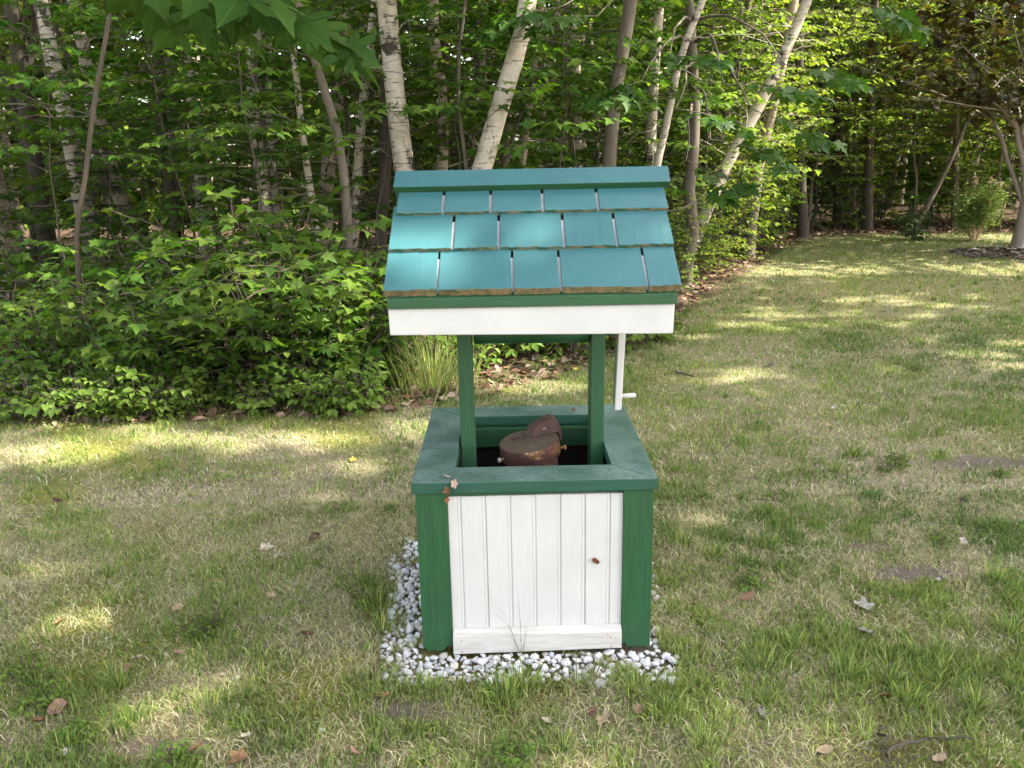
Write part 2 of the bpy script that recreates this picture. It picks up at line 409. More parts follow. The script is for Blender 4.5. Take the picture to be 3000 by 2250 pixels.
def soilf(x, y):
    s = np.zeros_like(x)
    for (px, py, rx, ry) in ((2700, 1680, .22, .07), (2540, 1600, .12, .05), (2650, 2215, .16, .06), (1180, 2090, .1, .05), (500, 2190, .18, .05), (2900, 1350, .3, .08), (1440, 1075, .2, .1)):
        g = gnd(px, py); s = np.maximum(s, 1-np.hypot((x-g[0])/rx, (y-g[1])/ry)*.75)
    return np.clip(s*1.6+(fnoise(x, y, .12, 44)-.5)*.8*(s > 0), 0, 1)
ground = link('ground', mesh_np('ground', np.stack([X, Y, Zg], -1), GF, mk_ground(), True,
              attrs={'bare': bare(X, Y), 'moss': moss(X, Y)*.8, 'forest': np.clip((Y-edge(X))/.5+.5, 0, 1), 'soil': soilf(X, Y)}))
tag(ground, kind='structure')

# ------------------------------------------------------------------ wishing well
WELL = Vector((0, .345, 0))
well = empty('wishing_well', WELL)
tag(well, 'wooden wishing well cover with teal shingled roof and white beadboard box on white gravel', 'wishing well')
def bm_obj(name, bm, mats, parent=well, origin=WELL, smooth=False):
    bmesh.ops.translate(bm, verts=bm.verts, vec=-Vector(origin))
    bmesh.ops.recalc_face_normals(bm, faces=bm.faces)
    me = bpy.data.meshes.new(name); bm.to_mesh(me); bm.free()
    for q in (mats if isinstance(mats, (list, tuple)) else [mats]): me.materials.append(q)
    if smooth: me.polygons.foreach_set('use_smooth', np.ones(len(me.polygons), bool))
    return link(name, me, parent)
def hexa(c8, bev=.0025, seg=2):
    """box from 8 corners: bottom ring then top ring"""
    bm = bmesh.new(); v = [bm.verts.new(p) for p in c8]
    for f in ((0, 3, 2, 1), (4, 5, 6, 7), (0, 1, 5, 4), (1, 2, 6, 5), (2, 3, 7, 6), (3, 0, 4, 7)): bm.faces.new([v[k] for k in f])
    bmesh.ops.recalc_face_normals(bm, faces=bm.faces)
    if bev: bmesh.ops.bevel(bm, geom=bm.edges[:], offset=bev, segments=seg, profile=.6, affect='EDGES')
    return bm
def box8(x0, x1, y0, y1, z0, z1):
    return [(x0, y0, z0), (x1, y0, z0), (x1, y1, z0), (x0, y1, z0), (x0, y0, z1), (x1, y0, z1), (x1, y1, z1), (x0, y1, z1)]
def jit(c8, a=.0012): return [(p[0]+rnd.uniform(-a, a), p[1]+rnd.uniform(-a, a), p[2]+rnd.uniform(-a, a)) for p in c8]

W2, DEP, ZT, TH, BW = .325, .689, .516, .033, .111     # cap half width, depth, top, thickness, rail width
# cap rails, mitred
def rail(a, b, c, d, m_):
    z0, z1 = ZT-TH, ZT
    return bm_obj('cap_rail', hexa([(*p, z0) for p in (a, b, c, d)]+[(*p, z1) for p in (a, b, c, d)], .003, 2), m_)
g = .0006
rail((-W2+g, 0), (W2-g, 0), (W2-BW-g, BW), (-W2+BW+g, BW), M_cap)
rail((-W2+BW+g, DEP-BW), (W2-BW-g, DEP-BW), (W2-g, DEP), (-W2+g, DEP), M_cap)
rail((-W2, g), (-W2+BW, BW+g), (-W2+BW, DEP-BW-g), (-W2, DEP-g), M_cap_y)
rail((W2-BW, BW+g), (W2, g), (W2, DEP-g), (W2-BW, DEP-BW-g), M_cap_y)
# corner posts with ragged rotted feet
def corner(x0, x1, y0, y1, notch):
    bm = bmesh.new(); n = 14
    xs = [x0+(x1-x0)*k/n for k in range(n+1)]
    zb = []
    for k in range(n+1):
        z = .012+rnd.uniform(-.003, .004)
        for (a, b, h) in notch:
            if a <= k/n <= b: z += h*rnd.uniform(.7, 1)
        zb.append(z)
    zt = ZT-TH-.001
    f = [bm.verts.new((x, y0, z)) for x, z in zip(xs, zb)]+[bm.verts.new((x1, y0, zt)), bm.verts.new((x0, y0, zt))]
    face = bm.faces.new(f)
    r = bmesh.ops.extrude_face_region(bm, geom=[face])
    bmesh.ops.translate(bm, verts=[v for v in r['geom'] if isinstance(v, bmesh.types.BMVert)], vec=(0, y1-y0, 0))
    return bm_obj('corner_post', bm, M_green_z)
corner(-.316, -.2325, .008, .10, [(0, .12, .012), (.78, 1, .016), (.3, .4, .003)])
corner(.2365, .316, .008, .10, [(0, .15, .016), (.4, .5, .003)])
corner(-.316, -.224, DEP-.10, DEP-.008, [(.1, .3, .01)]); corner(.224, .316, DEP-.10, DEP-.008, [])
# beadboard planks on all four sides
def plank_bm(w, L, th=.012):
    prof = [(0, 0), (.0012, -.0012), (w-.0125, -.0012), (w-.0108, .0004), (w-.0095, -.0004), (w-.0065, -.0012), (w-.0035, -.0004), (w-.0022, .0004), (w-.0008, -.0012), (w, 0), (w, th), (0, th)]
    bm = bmesh.new(); f = bm.faces.new([bm.verts.new((x, y, 0)) for x, y in prof])
    r = bmesh.ops.extrude_face_region(bm, geom=[f])
    bmesh.ops.translate(bm, verts=[v for v in r['geom'] if isinstance(v, bmesh.types.BMVert)], vec=(0, 0, L))
    return bm
def plank_row(origin, rz, length, first=.031, pitch=.0665, z0=.04, z1=.470):
    x = 0.; k = 0
    while x < length-.004:
        w = min(first if k == 0 else pitch, length-x)
        gap = .0012 if k in (1, 5) else .0003
        bm = plank_bm(max(w-gap, .02), z1-z0+rnd.uniform(-.001, 0))
        bmesh.ops.rotate(bm, verts=bm.verts, cent=(0, 0, 0), matrix=Matrix.Rotation(rnd.uniform(-.0012, .0012), 3, 'Y'))
        bmesh.ops.translate(bm, verts=bm.verts, vec=(x, rnd.uniform(-.0005, .0005), z0))
        bmesh.ops.rotate(bm, verts=bm.verts, cent=(0, 0, 0), matrix=Matrix.Rotation(rz, 3, 'Z'))
        bmesh.ops.translate(bm, verts=bm.verts, vec=origin)
        bm_obj('beadboard_plank', bm, M_white_z); x += w; k += 1
plank_row((-.2322, .016, 0), 0, .4683, .036)
plank_row((.2236, DEP-.016, 0), math.pi, .447)
plank_row((-.306, DEP-.102, 0), -math.pi/2, DEP-.204)
plank_row((.306, .102, 0), math.pi/2, DEP-.204)
# trim rail under the cap, baseboards
bm_obj('trim_rail', hexa([(-.2322, .009, .472), (.2362, .009, .478), (.2362, .030, .478), (-.2322, .030, .472), (-.2322, .009, ZT-TH-.0005), (.2362, .009, ZT-TH-.0005), (.2362, .03, ZT-TH-.0005), (-.2322, .03, ZT-TH-.0005)], .001, 1), M_green_x)
bm_obj('trim_rail', hexa(box8(-.2238, .2238, DEP-.030, DEP-.009, .472, ZT-TH-.0005), .001, 1), M_green_x)
def baseboard(yf, s):
    a, e = (-.2305, .2350) if s > 0 else (-.2225, .2225)
    c = [(a, yf-.012*s, .010), (e, yf-.012*s, .020), (e, yf+.0125*s, .016), (a, yf+.0125*s, .010),
         (a, yf-.012*s, .064), (e, yf-.012*s, .070), (e, yf+.0125*s, .082), (a, yf+.0125*s, .077)]
    return bm_obj('baseboard', hexa(c, .0015, 2), M_base)
bb = baseboard(.002, 1); baseboard(DEP-.002, -1)
for k, (x, z) in enumerate([(-.206, .018), (-.208, .052), (-.045, .051), (.196, .062), (.205, .055), (.206, .026)]):
    bm = bmesh.new(); bmesh.ops.create_cone(bm, cap_ends=True, segments=8, radius1=.0019, radius2=.0019, depth=.0012, matrix=Matrix.Translation((x, -.0105, z)) @ Matrix.Rotation(math.pi/2, 4, 'X'))
    bm_obj('nail_head', bm, M_rustbolt, bb)
# inside of the box
bm_obj('ledger_board', hexa(box8(-.222, .222, DEP-.142, DEP-.103, .418, .4815), .002, 1), M_green_x)
bm_obj('ledger_board', hexa(box8(-.222, .222, .030, .062, .418, .4815), .002, 1), M_green_x)
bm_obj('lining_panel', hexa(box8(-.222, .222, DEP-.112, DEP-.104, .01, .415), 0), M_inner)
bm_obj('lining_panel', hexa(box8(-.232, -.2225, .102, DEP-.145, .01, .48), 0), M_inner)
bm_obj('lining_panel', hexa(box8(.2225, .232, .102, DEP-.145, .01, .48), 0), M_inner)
# roof posts
bm_obj('roof_post', hexa(jit([(-.207, .300, .05), (-.165, .300, .05), (-.165, .389, .05), (-.207, .389, .05), (-.213, .300, 1.24), (-.171, .300, 1.24), (-.171, .389, 1.24), (-.213, .389, 1.24)]), .004, 3), M_green_z)
bm_obj('roof_post', hexa(jit([(.1745, .300, .05), (.2145, .300, .05), (.2145, .389, .05), (.1745, .389, .05), (.176, .300, 1.24), (.216, .300, 1.24), (.216, .389, 1.24), (.176, .389, 1.24)]), .004, 3), M_green_z)
# roof: deck, fascia, shingles, ridge boards. plane z = 1.023 + K*y for the front slope
K, YR = .765, .345
cs, sn = 1/math.hypot(1, K), K/math.hypot(1, K)
UPN = Vector((0, -sn, cs))                                   # outward normal of the front slope
def slope_pt(x, y, off=0.): return Vector((x, y, 1.023+K*y))+UPN*off
def mir(p): return Vector((p[0], 2*YR-p[1], p[2]))
def slab(name, x0, x1, y0, y1, o0, o1, m_, back=False, bev=.0015, skew=0., twist=0., seg=1, midx=None):
    c = [slope_pt(x0, y0, o0), slope_pt(x1, y0, o0), slope_pt(x1-skew, y1, o0), slope_pt(x0+skew, y1, o0),
         slope_pt(x0, y0, o1), slope_pt(x1, y0, o1+twist), slope_pt(x1-skew, y1, o1), slope_pt(x0+skew, y1, o1)]
    if back: c = [mir(p) for p in c]
    return c
DECKS = []
for bk in (False, True):
    c = slab('d', -.362, .362, .012, YR-.001, -.058, -.0215, None, bk)
    # eave edge cut plumb: lower edge verts pulled under the upper ones
    for a, b in ((0, 4), (1, 5)):
        yy = .008 if not bk else 2*YR-.008; c[a] = Vector((c[a][0], yy, .976)); c[b] = Vector((c[b][0], yy, 1.002))
    deck = bm_obj('roof_deck', hexa(c, .0015, 1), M_green_x); DECKS.append(deck)
    # pale underlay showing in the joints between shingles
    bm_obj('underlay', hexa(slab('u', -.358, .358, .016, YR-.002, -.0212, -.0160, None, bk), 0), M_inner, deck)
fa = [(-.360, .016, .9085), (.3555, .016, .899), (.3555, .036, .899), (-.360, .036, .9085), (-.3615, .016, .9765), (.358, .016, .9755), (.358, .036, .9755), (-.3615, .036, .9765)]
bm_obj('fascia_board', hexa(fa, .004, 3), M_white)
bm_obj('fascia_board', hexa([mir(p) for p in fa], .004, 3), M_white)
rows = [(.3150, .2262, [-.3585, -.2306, -.1026, .0384, .1868, .3760]),
        (.2390, .1156, [-.3690, -.2005, -.0809, .0879, .2246, .3720]),
        (.1290, .0000, [-.3700, -.2351, -.0478, .0712, .2862, .3722])]
def shingle(x0, x1, yt, yb, lift, bk, m_butt, th=.013):
    gp = .0030 + rnd.uniform(-.0008, .0010)
    tw = rnd.uniform(-.002, .003); w = rnd.uniform(-.001, .001)
    c = [slope_pt(x0+gp, yb+w, lift-th), slope_pt(x1-gp, yb-w, lift-th), slope_pt(x1-gp-.0006, yt, -.0152), slope_pt(x0+gp+.0006, yt, -.0152),
         slope_pt(x0+gp, yb+w, lift), slope_pt(x1-gp, yb-w, lift+tw), slope_pt(x1-gp-.0006, yt, -.009), slope_pt(x0+gp+.0006, yt, -.009)]
    if bk: c = [mir(p) for p in c]
    bm = hexa(c, 0)
    # subdivide the long edges so the thick butt can be ragged
    bmesh.ops.subdivide_edges(bm, edges=[e for e in bm.edges if abs(e.verts[0].co.x-e.verts[1].co.x) > .03], cuts=11, use_grid_fill=True)
    ylo = min(v.co.y for v in bm.verts); yhi = max(v.co.y for v in bm.verts)
    for v in bm.verts:
        on_butt = (v.co.y < ylo+.018) if not bk else (v.co.y > yhi-.018)
        if on_butt:
            a_ = rnd.uniform(-.0016, .0016); v.co += Vector((0, a_, a_*K if not bk else -a_*K))+UPN*rnd.uniform(-.00012, .00012)*(1 if not bk else 0)
    for f in bm.faces:
        f.normal_update(); q = f.calc_center_median()
        if (not bk and f.normal.y < -.6 and f.normal.z < .35 and q.y < ylo+.02) or (bk and q.y > yhi-.012 and abs(f.normal.z) < .8 and abs(f.normal.x) < .5 and f.normal.z < .5): f.material_index = 1
    e = [e for e in bm.edges if e.calc_length() > .006 and e.is_manifold and e.calc_face_angle(0) > .9]
    bmesh.ops.bevel(bm, geom=e, offset=.0009, segments=1, affect='EDGES')
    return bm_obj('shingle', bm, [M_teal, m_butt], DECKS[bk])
for bk in (False, True):
    for ri, (yt, yb, xs) in enumerate(rows):
        xx = xs if not bk else [-v for v in reversed(xs)]
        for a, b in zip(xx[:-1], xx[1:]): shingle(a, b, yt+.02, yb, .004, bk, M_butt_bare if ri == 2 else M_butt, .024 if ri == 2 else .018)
        for a in xx[1:-1]:                                    # pale bare wood showing in each joint
            c = slab('j', a-.006, a+.006, yb+.003, yb+(yt-yb)*.72, -.0155, -.0035, None, bk)
            for q in (6, 7): c[q] = c[q]-Vector((0, -sn if not bk else sn, cs))*.004
            bm_obj('joint_strip', hexa(c, 0), M_gapwood, DECKS[bk])
rc = [slope_pt(-.368, .300, -.006), slope_pt(.388, .300, -.006), slope_pt(.390, YR, -.006), slope_pt(-.367, YR, -.006),
      slope_pt(-.368, .300, .014), slope_pt(.389, .300, .016), slope_pt(.391, YR+.010, .0142), slope_pt(-.366, YR+.010, .0142)]
def sky_tint_top(o):  # one paint all over; teal on upper faces stands in for sky light
    for q in o.data.polygons:
        if q.normal.z < .35: q.material_index = 1
sky_tint_top(bm_obj('ridge_board', hexa(rc, .0025, 2), [M_ridge, M_green_x], DECKS[0]))
rb = [mir(p) for p in rc]; rb[6] = mir(slope_pt(.391, YR-.001, .0142)); rb[7] = mir(slope_pt(-.366, YR-.001, .0142))
sky_tint_top(bm_obj('ridge_board', hexa(rb, .0025, 2), [M_ridge, M_green_x], DECKS[1]))
for s in (-1, 1):                                             # gable boards
    bm = bmesh.new(); x0 = .338*s
    v = [bm.verts.new((x0, y, z)) for y, z in ((.037, .975), (2*YR-.037, .975), (2*YR-.037, .995), (YR, 1.232), (.037, .995))]
    f = bm.faces.new(v); r = bmesh.ops.extrude_face_region(bm, geom=[f]); bmesh.ops.translate(bm, verts=[q for q in r['geom'] if isinstance(q, bmesh.types.BMVert)], vec=(-.014*s, 0, 0))
    bm_obj('gable_board', bm, M_white_z)
    bm_obj('tie_beam', hexa(box8(min(.2165*s, .235*s) if s > 0 else -.232, max(.2165*s, .235*s) if s > 0 else -.2135, .038, 2*YR-.038, .90, .965), .002, 1), M_green_x)
# windlass and crank
def cyl(name, p0, p1, r, m_, parent=well, origin=WELL, seg=24, bev=.002):
    p0, p1 = Vector(p0), Vector(p1); d = p1-p0
    bm = bmesh.new(); bmesh.ops.create_cone(bm, cap_ends=True, segments=seg, radius1=r, radius2=r, depth=d.length)
    if bev: bmesh.ops.bevel(bm, geom=[e for e in bm.edges if len(e.link_faces) == 2 and e.calc_face_angle(0) > 1], offset=bev, segments=2, affect='EDGES')
    bmesh.ops.transform(bm, verts=bm.verts, matrix=Matrix.Translation((p0+p1)/2) @ d.to_track_quat('Z', 'Y').to_matrix().to_4x4())
    o = bm_obj(name, bm, m_, parent, origin)
    for q in o.data.polygons: q.use_smooth = len(q.vertices) == 4
    return o
rol = cyl('windlass_roller', (-.162, .344, .850), (.172, .344, .8475), .0385, M_green_x)
axl = cyl('axle', (-.166, .344, .85), (-.161, .344, .85), .012, M_dowel, rol, WELL)
cyl('axle_collar', (.218, .344, .848), (.243, .344, .848), .019, M_green_x)
cyl('axle', (.242, .344, .848), (.258, .344, .848), .0085, M_dowel)
ca = [(.2480, .318, .6060), (.2685, .318, .6060), (.2685, .372, .622), (.2480, .372, .622), (.258, .318, .872), (.279, .318, .872), (.279, .372, .872), (.258, .372, .872)]
crank = bm_obj('crank_arm', hexa(ca, .004, 3), M_white_z)
cyl('crank_handle', (.266, .345, .643), (.314, .345, .6445), .0070, M_white, crank, WELL)

# ------------------------------------------------------------------ well casing with its cap
CC = Vector((-.007, .335, 0))
casing = empty('well_casing', CC)
tag(casing, 'rusty red steel well casing with round bolted cap inside the well box', 'well casing')
TILT = Matrix.Translation((-.007, .335, .512)) @ Matrix.Rotation(R(-6.5), 4, 'Y') @ Matrix.Rotation(R(4.5), 4, 'X')
def cas(name, bm, m_, smooth=False, tilt=True, parent=casing):
    if tilt: bmesh.ops.transform(bm, verts=bm.verts, matrix=TILT)
    return bm_obj(name, bm, m_, parent, CC, smooth)
def lathe(prof, seg=48):
    bm = bmesh.new(); rings = []
    for r, z in prof: rings.append([bm.verts.new((r*math.cos(2*math.pi*k/seg), r*math.sin(2*math.pi*k/seg), z)) for k in range(seg)])
    for a, b in zip(rings[:-1], rings[1:]):
        for k in range(seg): bm.faces.new((a[k], a[(k+1) % seg], b[(k+1) % seg], b[k]))
    bm.faces.new(rings[-1]); return bm
cp = lathe([(.083, -.046), (.0905, -.046), (.0915, -.043), (.0905, -.006), (.0895, -.002), (.0865, 0)])
cap_o = cas('casing_cap', cp, M_rust)
for q in cap_o.data.polygons: q.use_smooth = len(q.vertices) == 4
pp = lathe([(.079, -.50), (.079, -.03)]); cas('casing_pipe', pp, M_rust, True)
# raised conduit hood: profile swept across
prof = [(-.006, 0), (.004, .010), (.012, .024), (.020, .030), (.040, .036), (.060, .043), (.074, .045), (.086, .040), (.094, .026), (.097, .0), (.098, -.03), (.090, -.03), (.088, 0)]
bm = bmesh.new(); f = bm.faces.new([bm.verts.new((x, 0, z+.0004)) for x, z in prof]); r = bmesh.ops.extrude_face_region(bm, geom=[f])
bmesh.ops.translate(bm, verts=[q for q in r['geom'] if isinstance(q, bmesh.types.BMVert)], vec=(0, .042, 0))
bmesh.ops.recalc_face_normals(bm, faces=bm.faces)
bmesh.ops.bevel(bm, geom=[e for e in bm.edges if e.is_manifold and e.calc_face_angle(0) > 1.2], offset=.003, segments=2, affect='EDGES')
bmesh.ops.transform(bm, verts=bm.verts, matrix=Matrix.Translation((.002, .018, 0)) @ Matrix.Rotation(R(11), 4, 'Z') @ Matrix.Diagonal((1.05, 1.1, 1.05, 1)))
hood = cas('conduit_hood', bm, M_hood, parent=casing)
def bolt(ang, m_, L=.022):
    a = R(ang); d = Vector((math.cos(a), math.sin(a), 0)); z = Vector((0, 0, -.030))
    p0 = TILT @ (d*.089+z); p1 = TILT @ (d*(.089+L)+z); p2 = TILT @ (d*(.089+L+.007)+z)
    bo = cyl('bolt', p0, p1, .0042, M_rustbolt, casing, CC, 10, 0)
    cyl('bolt_head', p1, p2, .0075, m_, bo, CC, 6, 0)
bolt(207, M_zinc, .012); bolt(-8, M_rustbolt, .014); bolt(100, M_rustbolt, .012)
def writing(name, body, size, m_, M4, parent):
    t = bpy.data.curves.new(name, 'FONT'); t.body = body; t.size = size; t.extrude = .0001; tmp = bpy.data.objects.new(name, t); COL.objects.link(tmp)
    bpy.context.view_layer.update()
    me = bpy.data.meshes.new_from_object(tmp.evaluated_get(bpy.context.evaluated_depsgraph_get())); bpy.data.objects.remove(tmp); bpy.data.curves.remove(t)
    me.name = name; me.transform(M4); me.materials.clear(); me.materials.append(m_); return link(name, me, parent)
writing('cap_writing', '09.', .028, M_ink, Matrix.Translation(-CC) @ TILT @ Matrix.Translation((-.048, .010, .0008)) @ Matrix.Rotation(R(22), 4, 'Z'), cap_o)
writing('hood_writing', 'W', .011, M_gapwood, Matrix.Translation(-CC) @ TILT @ Matrix.Translation((.046, .0232, .018)) @ Matrix.Rotation(R(11), 4, 'Z') @ Matrix.Rotation(R(88), 4, 'X'), hood)

# ------------------------------------------------------------------ gravel bed
bed = empty('gravel_bed', (0, .3, 0)); tag(bed, 'bed of white marble chips around the foot of the well', kind='structure')
def mk_stone_mat():
    M, nt, b = mat('white_marble_chip')
    oi = N(nt, 'ObjectInfo'); n = noise(nt, mapping(nt), 45, 5, .6); geo = N(nt, 'NewGeometry')
    ad = N(nt, 'Math', operation='ADD'); nt.links.new(oi.outputs['Random'], ad.inputs[0]); nt.links.new(geo.outputs['Random Per Island'], ad.inputs[1])
    fr = N(nt, 'Math', operation='FRACT'); nt.links.new(ad.outputs[0], fr.inputs[0])
    c = ramp(nt, fr.outputs[0], [(0, (.36, .37, .41)), (.22, (.56, .57, .60)), (.75, (.72, .72, .725)), (1, (.50, .45, .40))])
    c = mixc(nt, mrange(nt, n, .5, .75, 0, .5), c, (.42, .42, .46))
    nt.links.new(c, b.inputs['Base Color']); b.inputs['Roughness'].default_value = .6; return M
M_stone = mk_stone_mat()
def stone_geo(seed):
    r = random.Random(seed); bm = bmesh.new(); bmesh.ops.create_icosphere(bm, subdivisions=1, radius=1)
    for v in bm.verts: v.co *= r.uniform(.72, 1.15)
    for k in range(6):                                         # knock flats off
        n_ = Vector((r.uniform(-1, 1), r.uniform(-1, 1), r.uniform(-.3, 1))).normalized(); h = r.uniform(.42, .65)
        for v in bm.verts:
            d = v.co.dot(n_)
            if d > h: v.co -= n_*(d-h)
    bm.normal_update(); return bm
stone_me = []
for s in range(14):
    bm = stone_geo(s+40); me = bpy.data.meshes.new('stone'); bm.to_mesh(me); bm.free(); me.materials.append(M_stone); stone_me.append(me)
spots = []
for k in range(9000):
    x, y = rnd.uniform(-.50, .49), rnd.uniform(-.17, .80)
    if abs(x) < .318 and .0 < y < .69: continue
    w = .035*(float(fnoise(np.array([x]), np.array([y]), .12, 8)[0])-.5)*2
    dl = x+.445+w*1.3+.05*(y-.3); dr = .385-x+w+(.03 if y > .1 else 0); df = y+.132+w+(.03*(x > .1)); dk = .76-y
    dd = min(dl, dr, df, dk)
    if dd < 0: continue
    if x > .33 and y > .03 and rnd.random() < .8: continue
    if float(fnoise(np.array([x]), np.array([y]), .07, 9)[0]) > .60 and dd < .06 and x > -.3: continue
    spots.append((x, y, dd))
placed = []; big = []
for (x, y, dd) in spots:
    s = rnd.choice((rnd.uniform(.007, .012), rnd.uniform(.011, .017), rnd.uniform(.015, .023)))
    if any((x-a)**2+(y-b)**2 < (.60*(s+c))**2 for a, b, c in placed): continue
    placed.append((x, y, s))
placed.sort(key=lambda q: q[1]-q[2]*6)
def put_stone(x, y, s, z, parent, me):
    o = link('stone', me, parent, (x, y-.3, z)); o.scale = (s*rnd.uniform(.9, 1.25), s*rnd.uniform(.85, 1.15), s*rnd.uniform(.5, .75))
    o.rotation_euler = (rnd.uniform(-.35, .35), rnd.uniform(-.35, .35), rnd.uniform(0, 6.28))
SV, SF, sn_ = [], [], 0
for k, (x, y, s) in enumerate(placed):
    if k < 295: put_stone(x, y, s, s*.35-.004+rnd.uniform(0, .004), bed, stone_me[k % 14])
# small chips under and between, joined
def stone_np(me):
    v = np.array([q.co[:] for q in me.vertices]); f = np.array([list(p.vertices) for p in me.polygons]); return v, f
snp = [stone_np(m_) for m_ in stone_me]
extra = [(x, y, s, s*.35-.004) for (x, y, s) in placed[295:]]+[(x, y, rnd.uniform(.004, .009), -.004) for (x, y, dd) in spots if rnd.random() < .3]
for (x, y, s, z) in extra:
    v, f = snp[rnd.randrange(14)]; a = rnd.uniform(0, 6.28); c_, s_ = math.cos(a), math.sin(a)
    q = v*s*np.array([rnd.uniform(.9, 1.3), 1, .75]); q = np.stack([q[:, 0]*c_-q[:, 1]*s_+x, q[:, 0]*s_+q[:, 1]*c_+y-.3, q[:, 2]+z], -1)
    SV.append(q); SF.append(f+sn_); sn_ += len(v)
tag(link('small_stones', mesh_np('small_stones', np.concatenate(SV), np.concatenate(SF), M_stone), bed), kind='stuff')

# ------------------------------------------------------------------ grass
def in_bed(x, y):
    return (x > -.44) & (x < np.where(y > .03, .345, .38)) & (y > -.115) & (y < .74) & (fnoise(x, y, .07, 9) < .62)
def scatter(n, ymin, ymax, spread=1.12):
    """points on the lawn inside a wedge a little wider than the view"""
    y = CAM[1]+np.sqrt(RNG.uniform((ymin-CAM[1])**2, (ymax-CAM[1])**2, n))
    h = .66*(y-CAM[1])*spread+.25
    x = RNG.uniform(-1, 1, n)*h
    return x, y
PV, PF, PC, pn = [], [], [], 0
def blades(x, y, L, w, lean, col, az=None, base_z=None):
    global pn
    n = len(x); az = RNG.uniform(0, 2*math.pi, n) if az is None else az
    z0 = hz(x, y)-.004 if base_z is None else base_z
    dx, dy = np.cos(az), np.sin(az); wa = RNG.uniform(0, 2*math.pi, n); wx, wy = np.cos(wa)*w/2, np.sin(wa)*w/2
    l1 = L*.55; sx, sl = np.cos(lean*.55), np.sin(lean*.55); s2, c2 = np.sin(np.minimum(lean*1.25, 1.9)), np.cos(np.minimum(lean*1.25, 1.9))
    mx_, my_, mz = x+dx*l1*sl, y+dy*l1*sl, z0+l1*sx
    tx, ty, tz = mx_+dx*L*.5*s2, my_+dy*L*.5*s2, np.maximum(mz+L*.5*c2, z0+.003)
    V = np.stack([np.stack([x-wx, y-wy, z0], -1), np.stack([x+wx, y+wy, z0], -1), np.stack([mx_+wx*.8, my_+wy*.8, mz], -1), np.stack([mx_-wx*.8, my_-wy*.8, mz], -1), np.stack([tx, ty, tz], -1)], 1)
    b = np.arange(n)[:, None]*5+pn
    PV.append(V.reshape(-1, 3)); PF.append((b+np.array([[0, 1, 2, 3]]), b+np.array([[3, 2, 4]]))); PC.append(np.repeat(col, 5, axis=0)); pn += 5*n
def pal(n, cols, var=.4):
    c = np.array(cols)[RNG.integers(0, len(cols), n)]
    return np.clip(c*(1+RNG.uniform(-var, var, (n, 1)))*(1+RNG.uniform(-.06, .06, (n, 3))), 0, 1)
G_DARK = [(.065, .135, .028), (.090, .165, .036), (.12, .20, .045)]
G_MID = [(.19, .28, .060), (.25, .34, .075), (.31, .38, .10), (.36, .42, .11)]
G_STRAW = [(.54, .48, .32), (.43, .385, .23), (.63, .57, .41), (.33, .275, .17), (.40, .43, .19), (.34, .38, .14)]
def lawn_band(n, y0, y1, wscale):
    x, y = scatter(n, y0, y1)
    e = edge(x); keep = (y < e+.25+RNG.normal(0, .12, n)) & ~in_bed(x, y)
    x, y = x[keep], y[keep]
    b = bare(x, y); so = soilf(x, y); mo = moss(x, y); r = RNG.uniform(0, 1, len(x))
    tuft = .6*fnoise(x, y, .14, 51)+.4*fnoise(x, y, .05, 53); shade = np.clip((y-2)/4, 0, 1)
    # green upright blades, in tufts
    pg = np.clip((1-b)*.58+.26, 0, 1)*np.clip((tuft-.36)/.20, .22, 1)*(1-so)*(1-.5*mo)
    q = r < pg; n1 = q.sum(); big = np.clip((tuft[q]-.5)/.2, 0, 1)
    L = RNG.uniform(.014, .034, n1)*(1+big*.8)
    cdark = pal(n1, G_DARK); cmid = pal(n1, G_MID); kk = np.clip(fnoise(x[q], y[q], .9, 61)*1.7-.45+RNG.uniform(-.3, .3, n1), 0, 1)[:, None]
    blades(x[q], y[q], L, RNG.uniform(.0022, .0040, n1)*wscale, RNG.uniform(.15, 1.1, n1), cdark*(1-kk)+cmid*kk)
    # dry, curled straw
    q2 = (~q) & (r < pg+(.35+.6*b)*(1-so*.85)*(1-.6*mo)*(1-pg)); n2 = q2.sum()
    blades(x[q2], y[q2], RNG.uniform(.02, .05, n2), RNG.uniform(.0014, .0026, n2)*wscale, RNG.uniform(.9, 1.6, n2), pal(n2, G_STRAW))
    # moss
    q3 = (~q) & (~q2) & (mo > .25); n3 = q3.sum()
    blades(x[q3], y[q3], RNG.uniform(.008, .016, n3), RNG.uniform(.003, .005, n3)*wscale, RNG.uniform(.3, 1.3, n3), pal(n3, [(.24, .26, .05), (.32, .32, .08), (.18, .21, .04)]))
lawn_band(360000, -1.25, 1.1, 1.1)
lawn_band(230000, .9, 4.6, 1.6)
lawn_band(190000, 4.2, 11.6, 2.4)
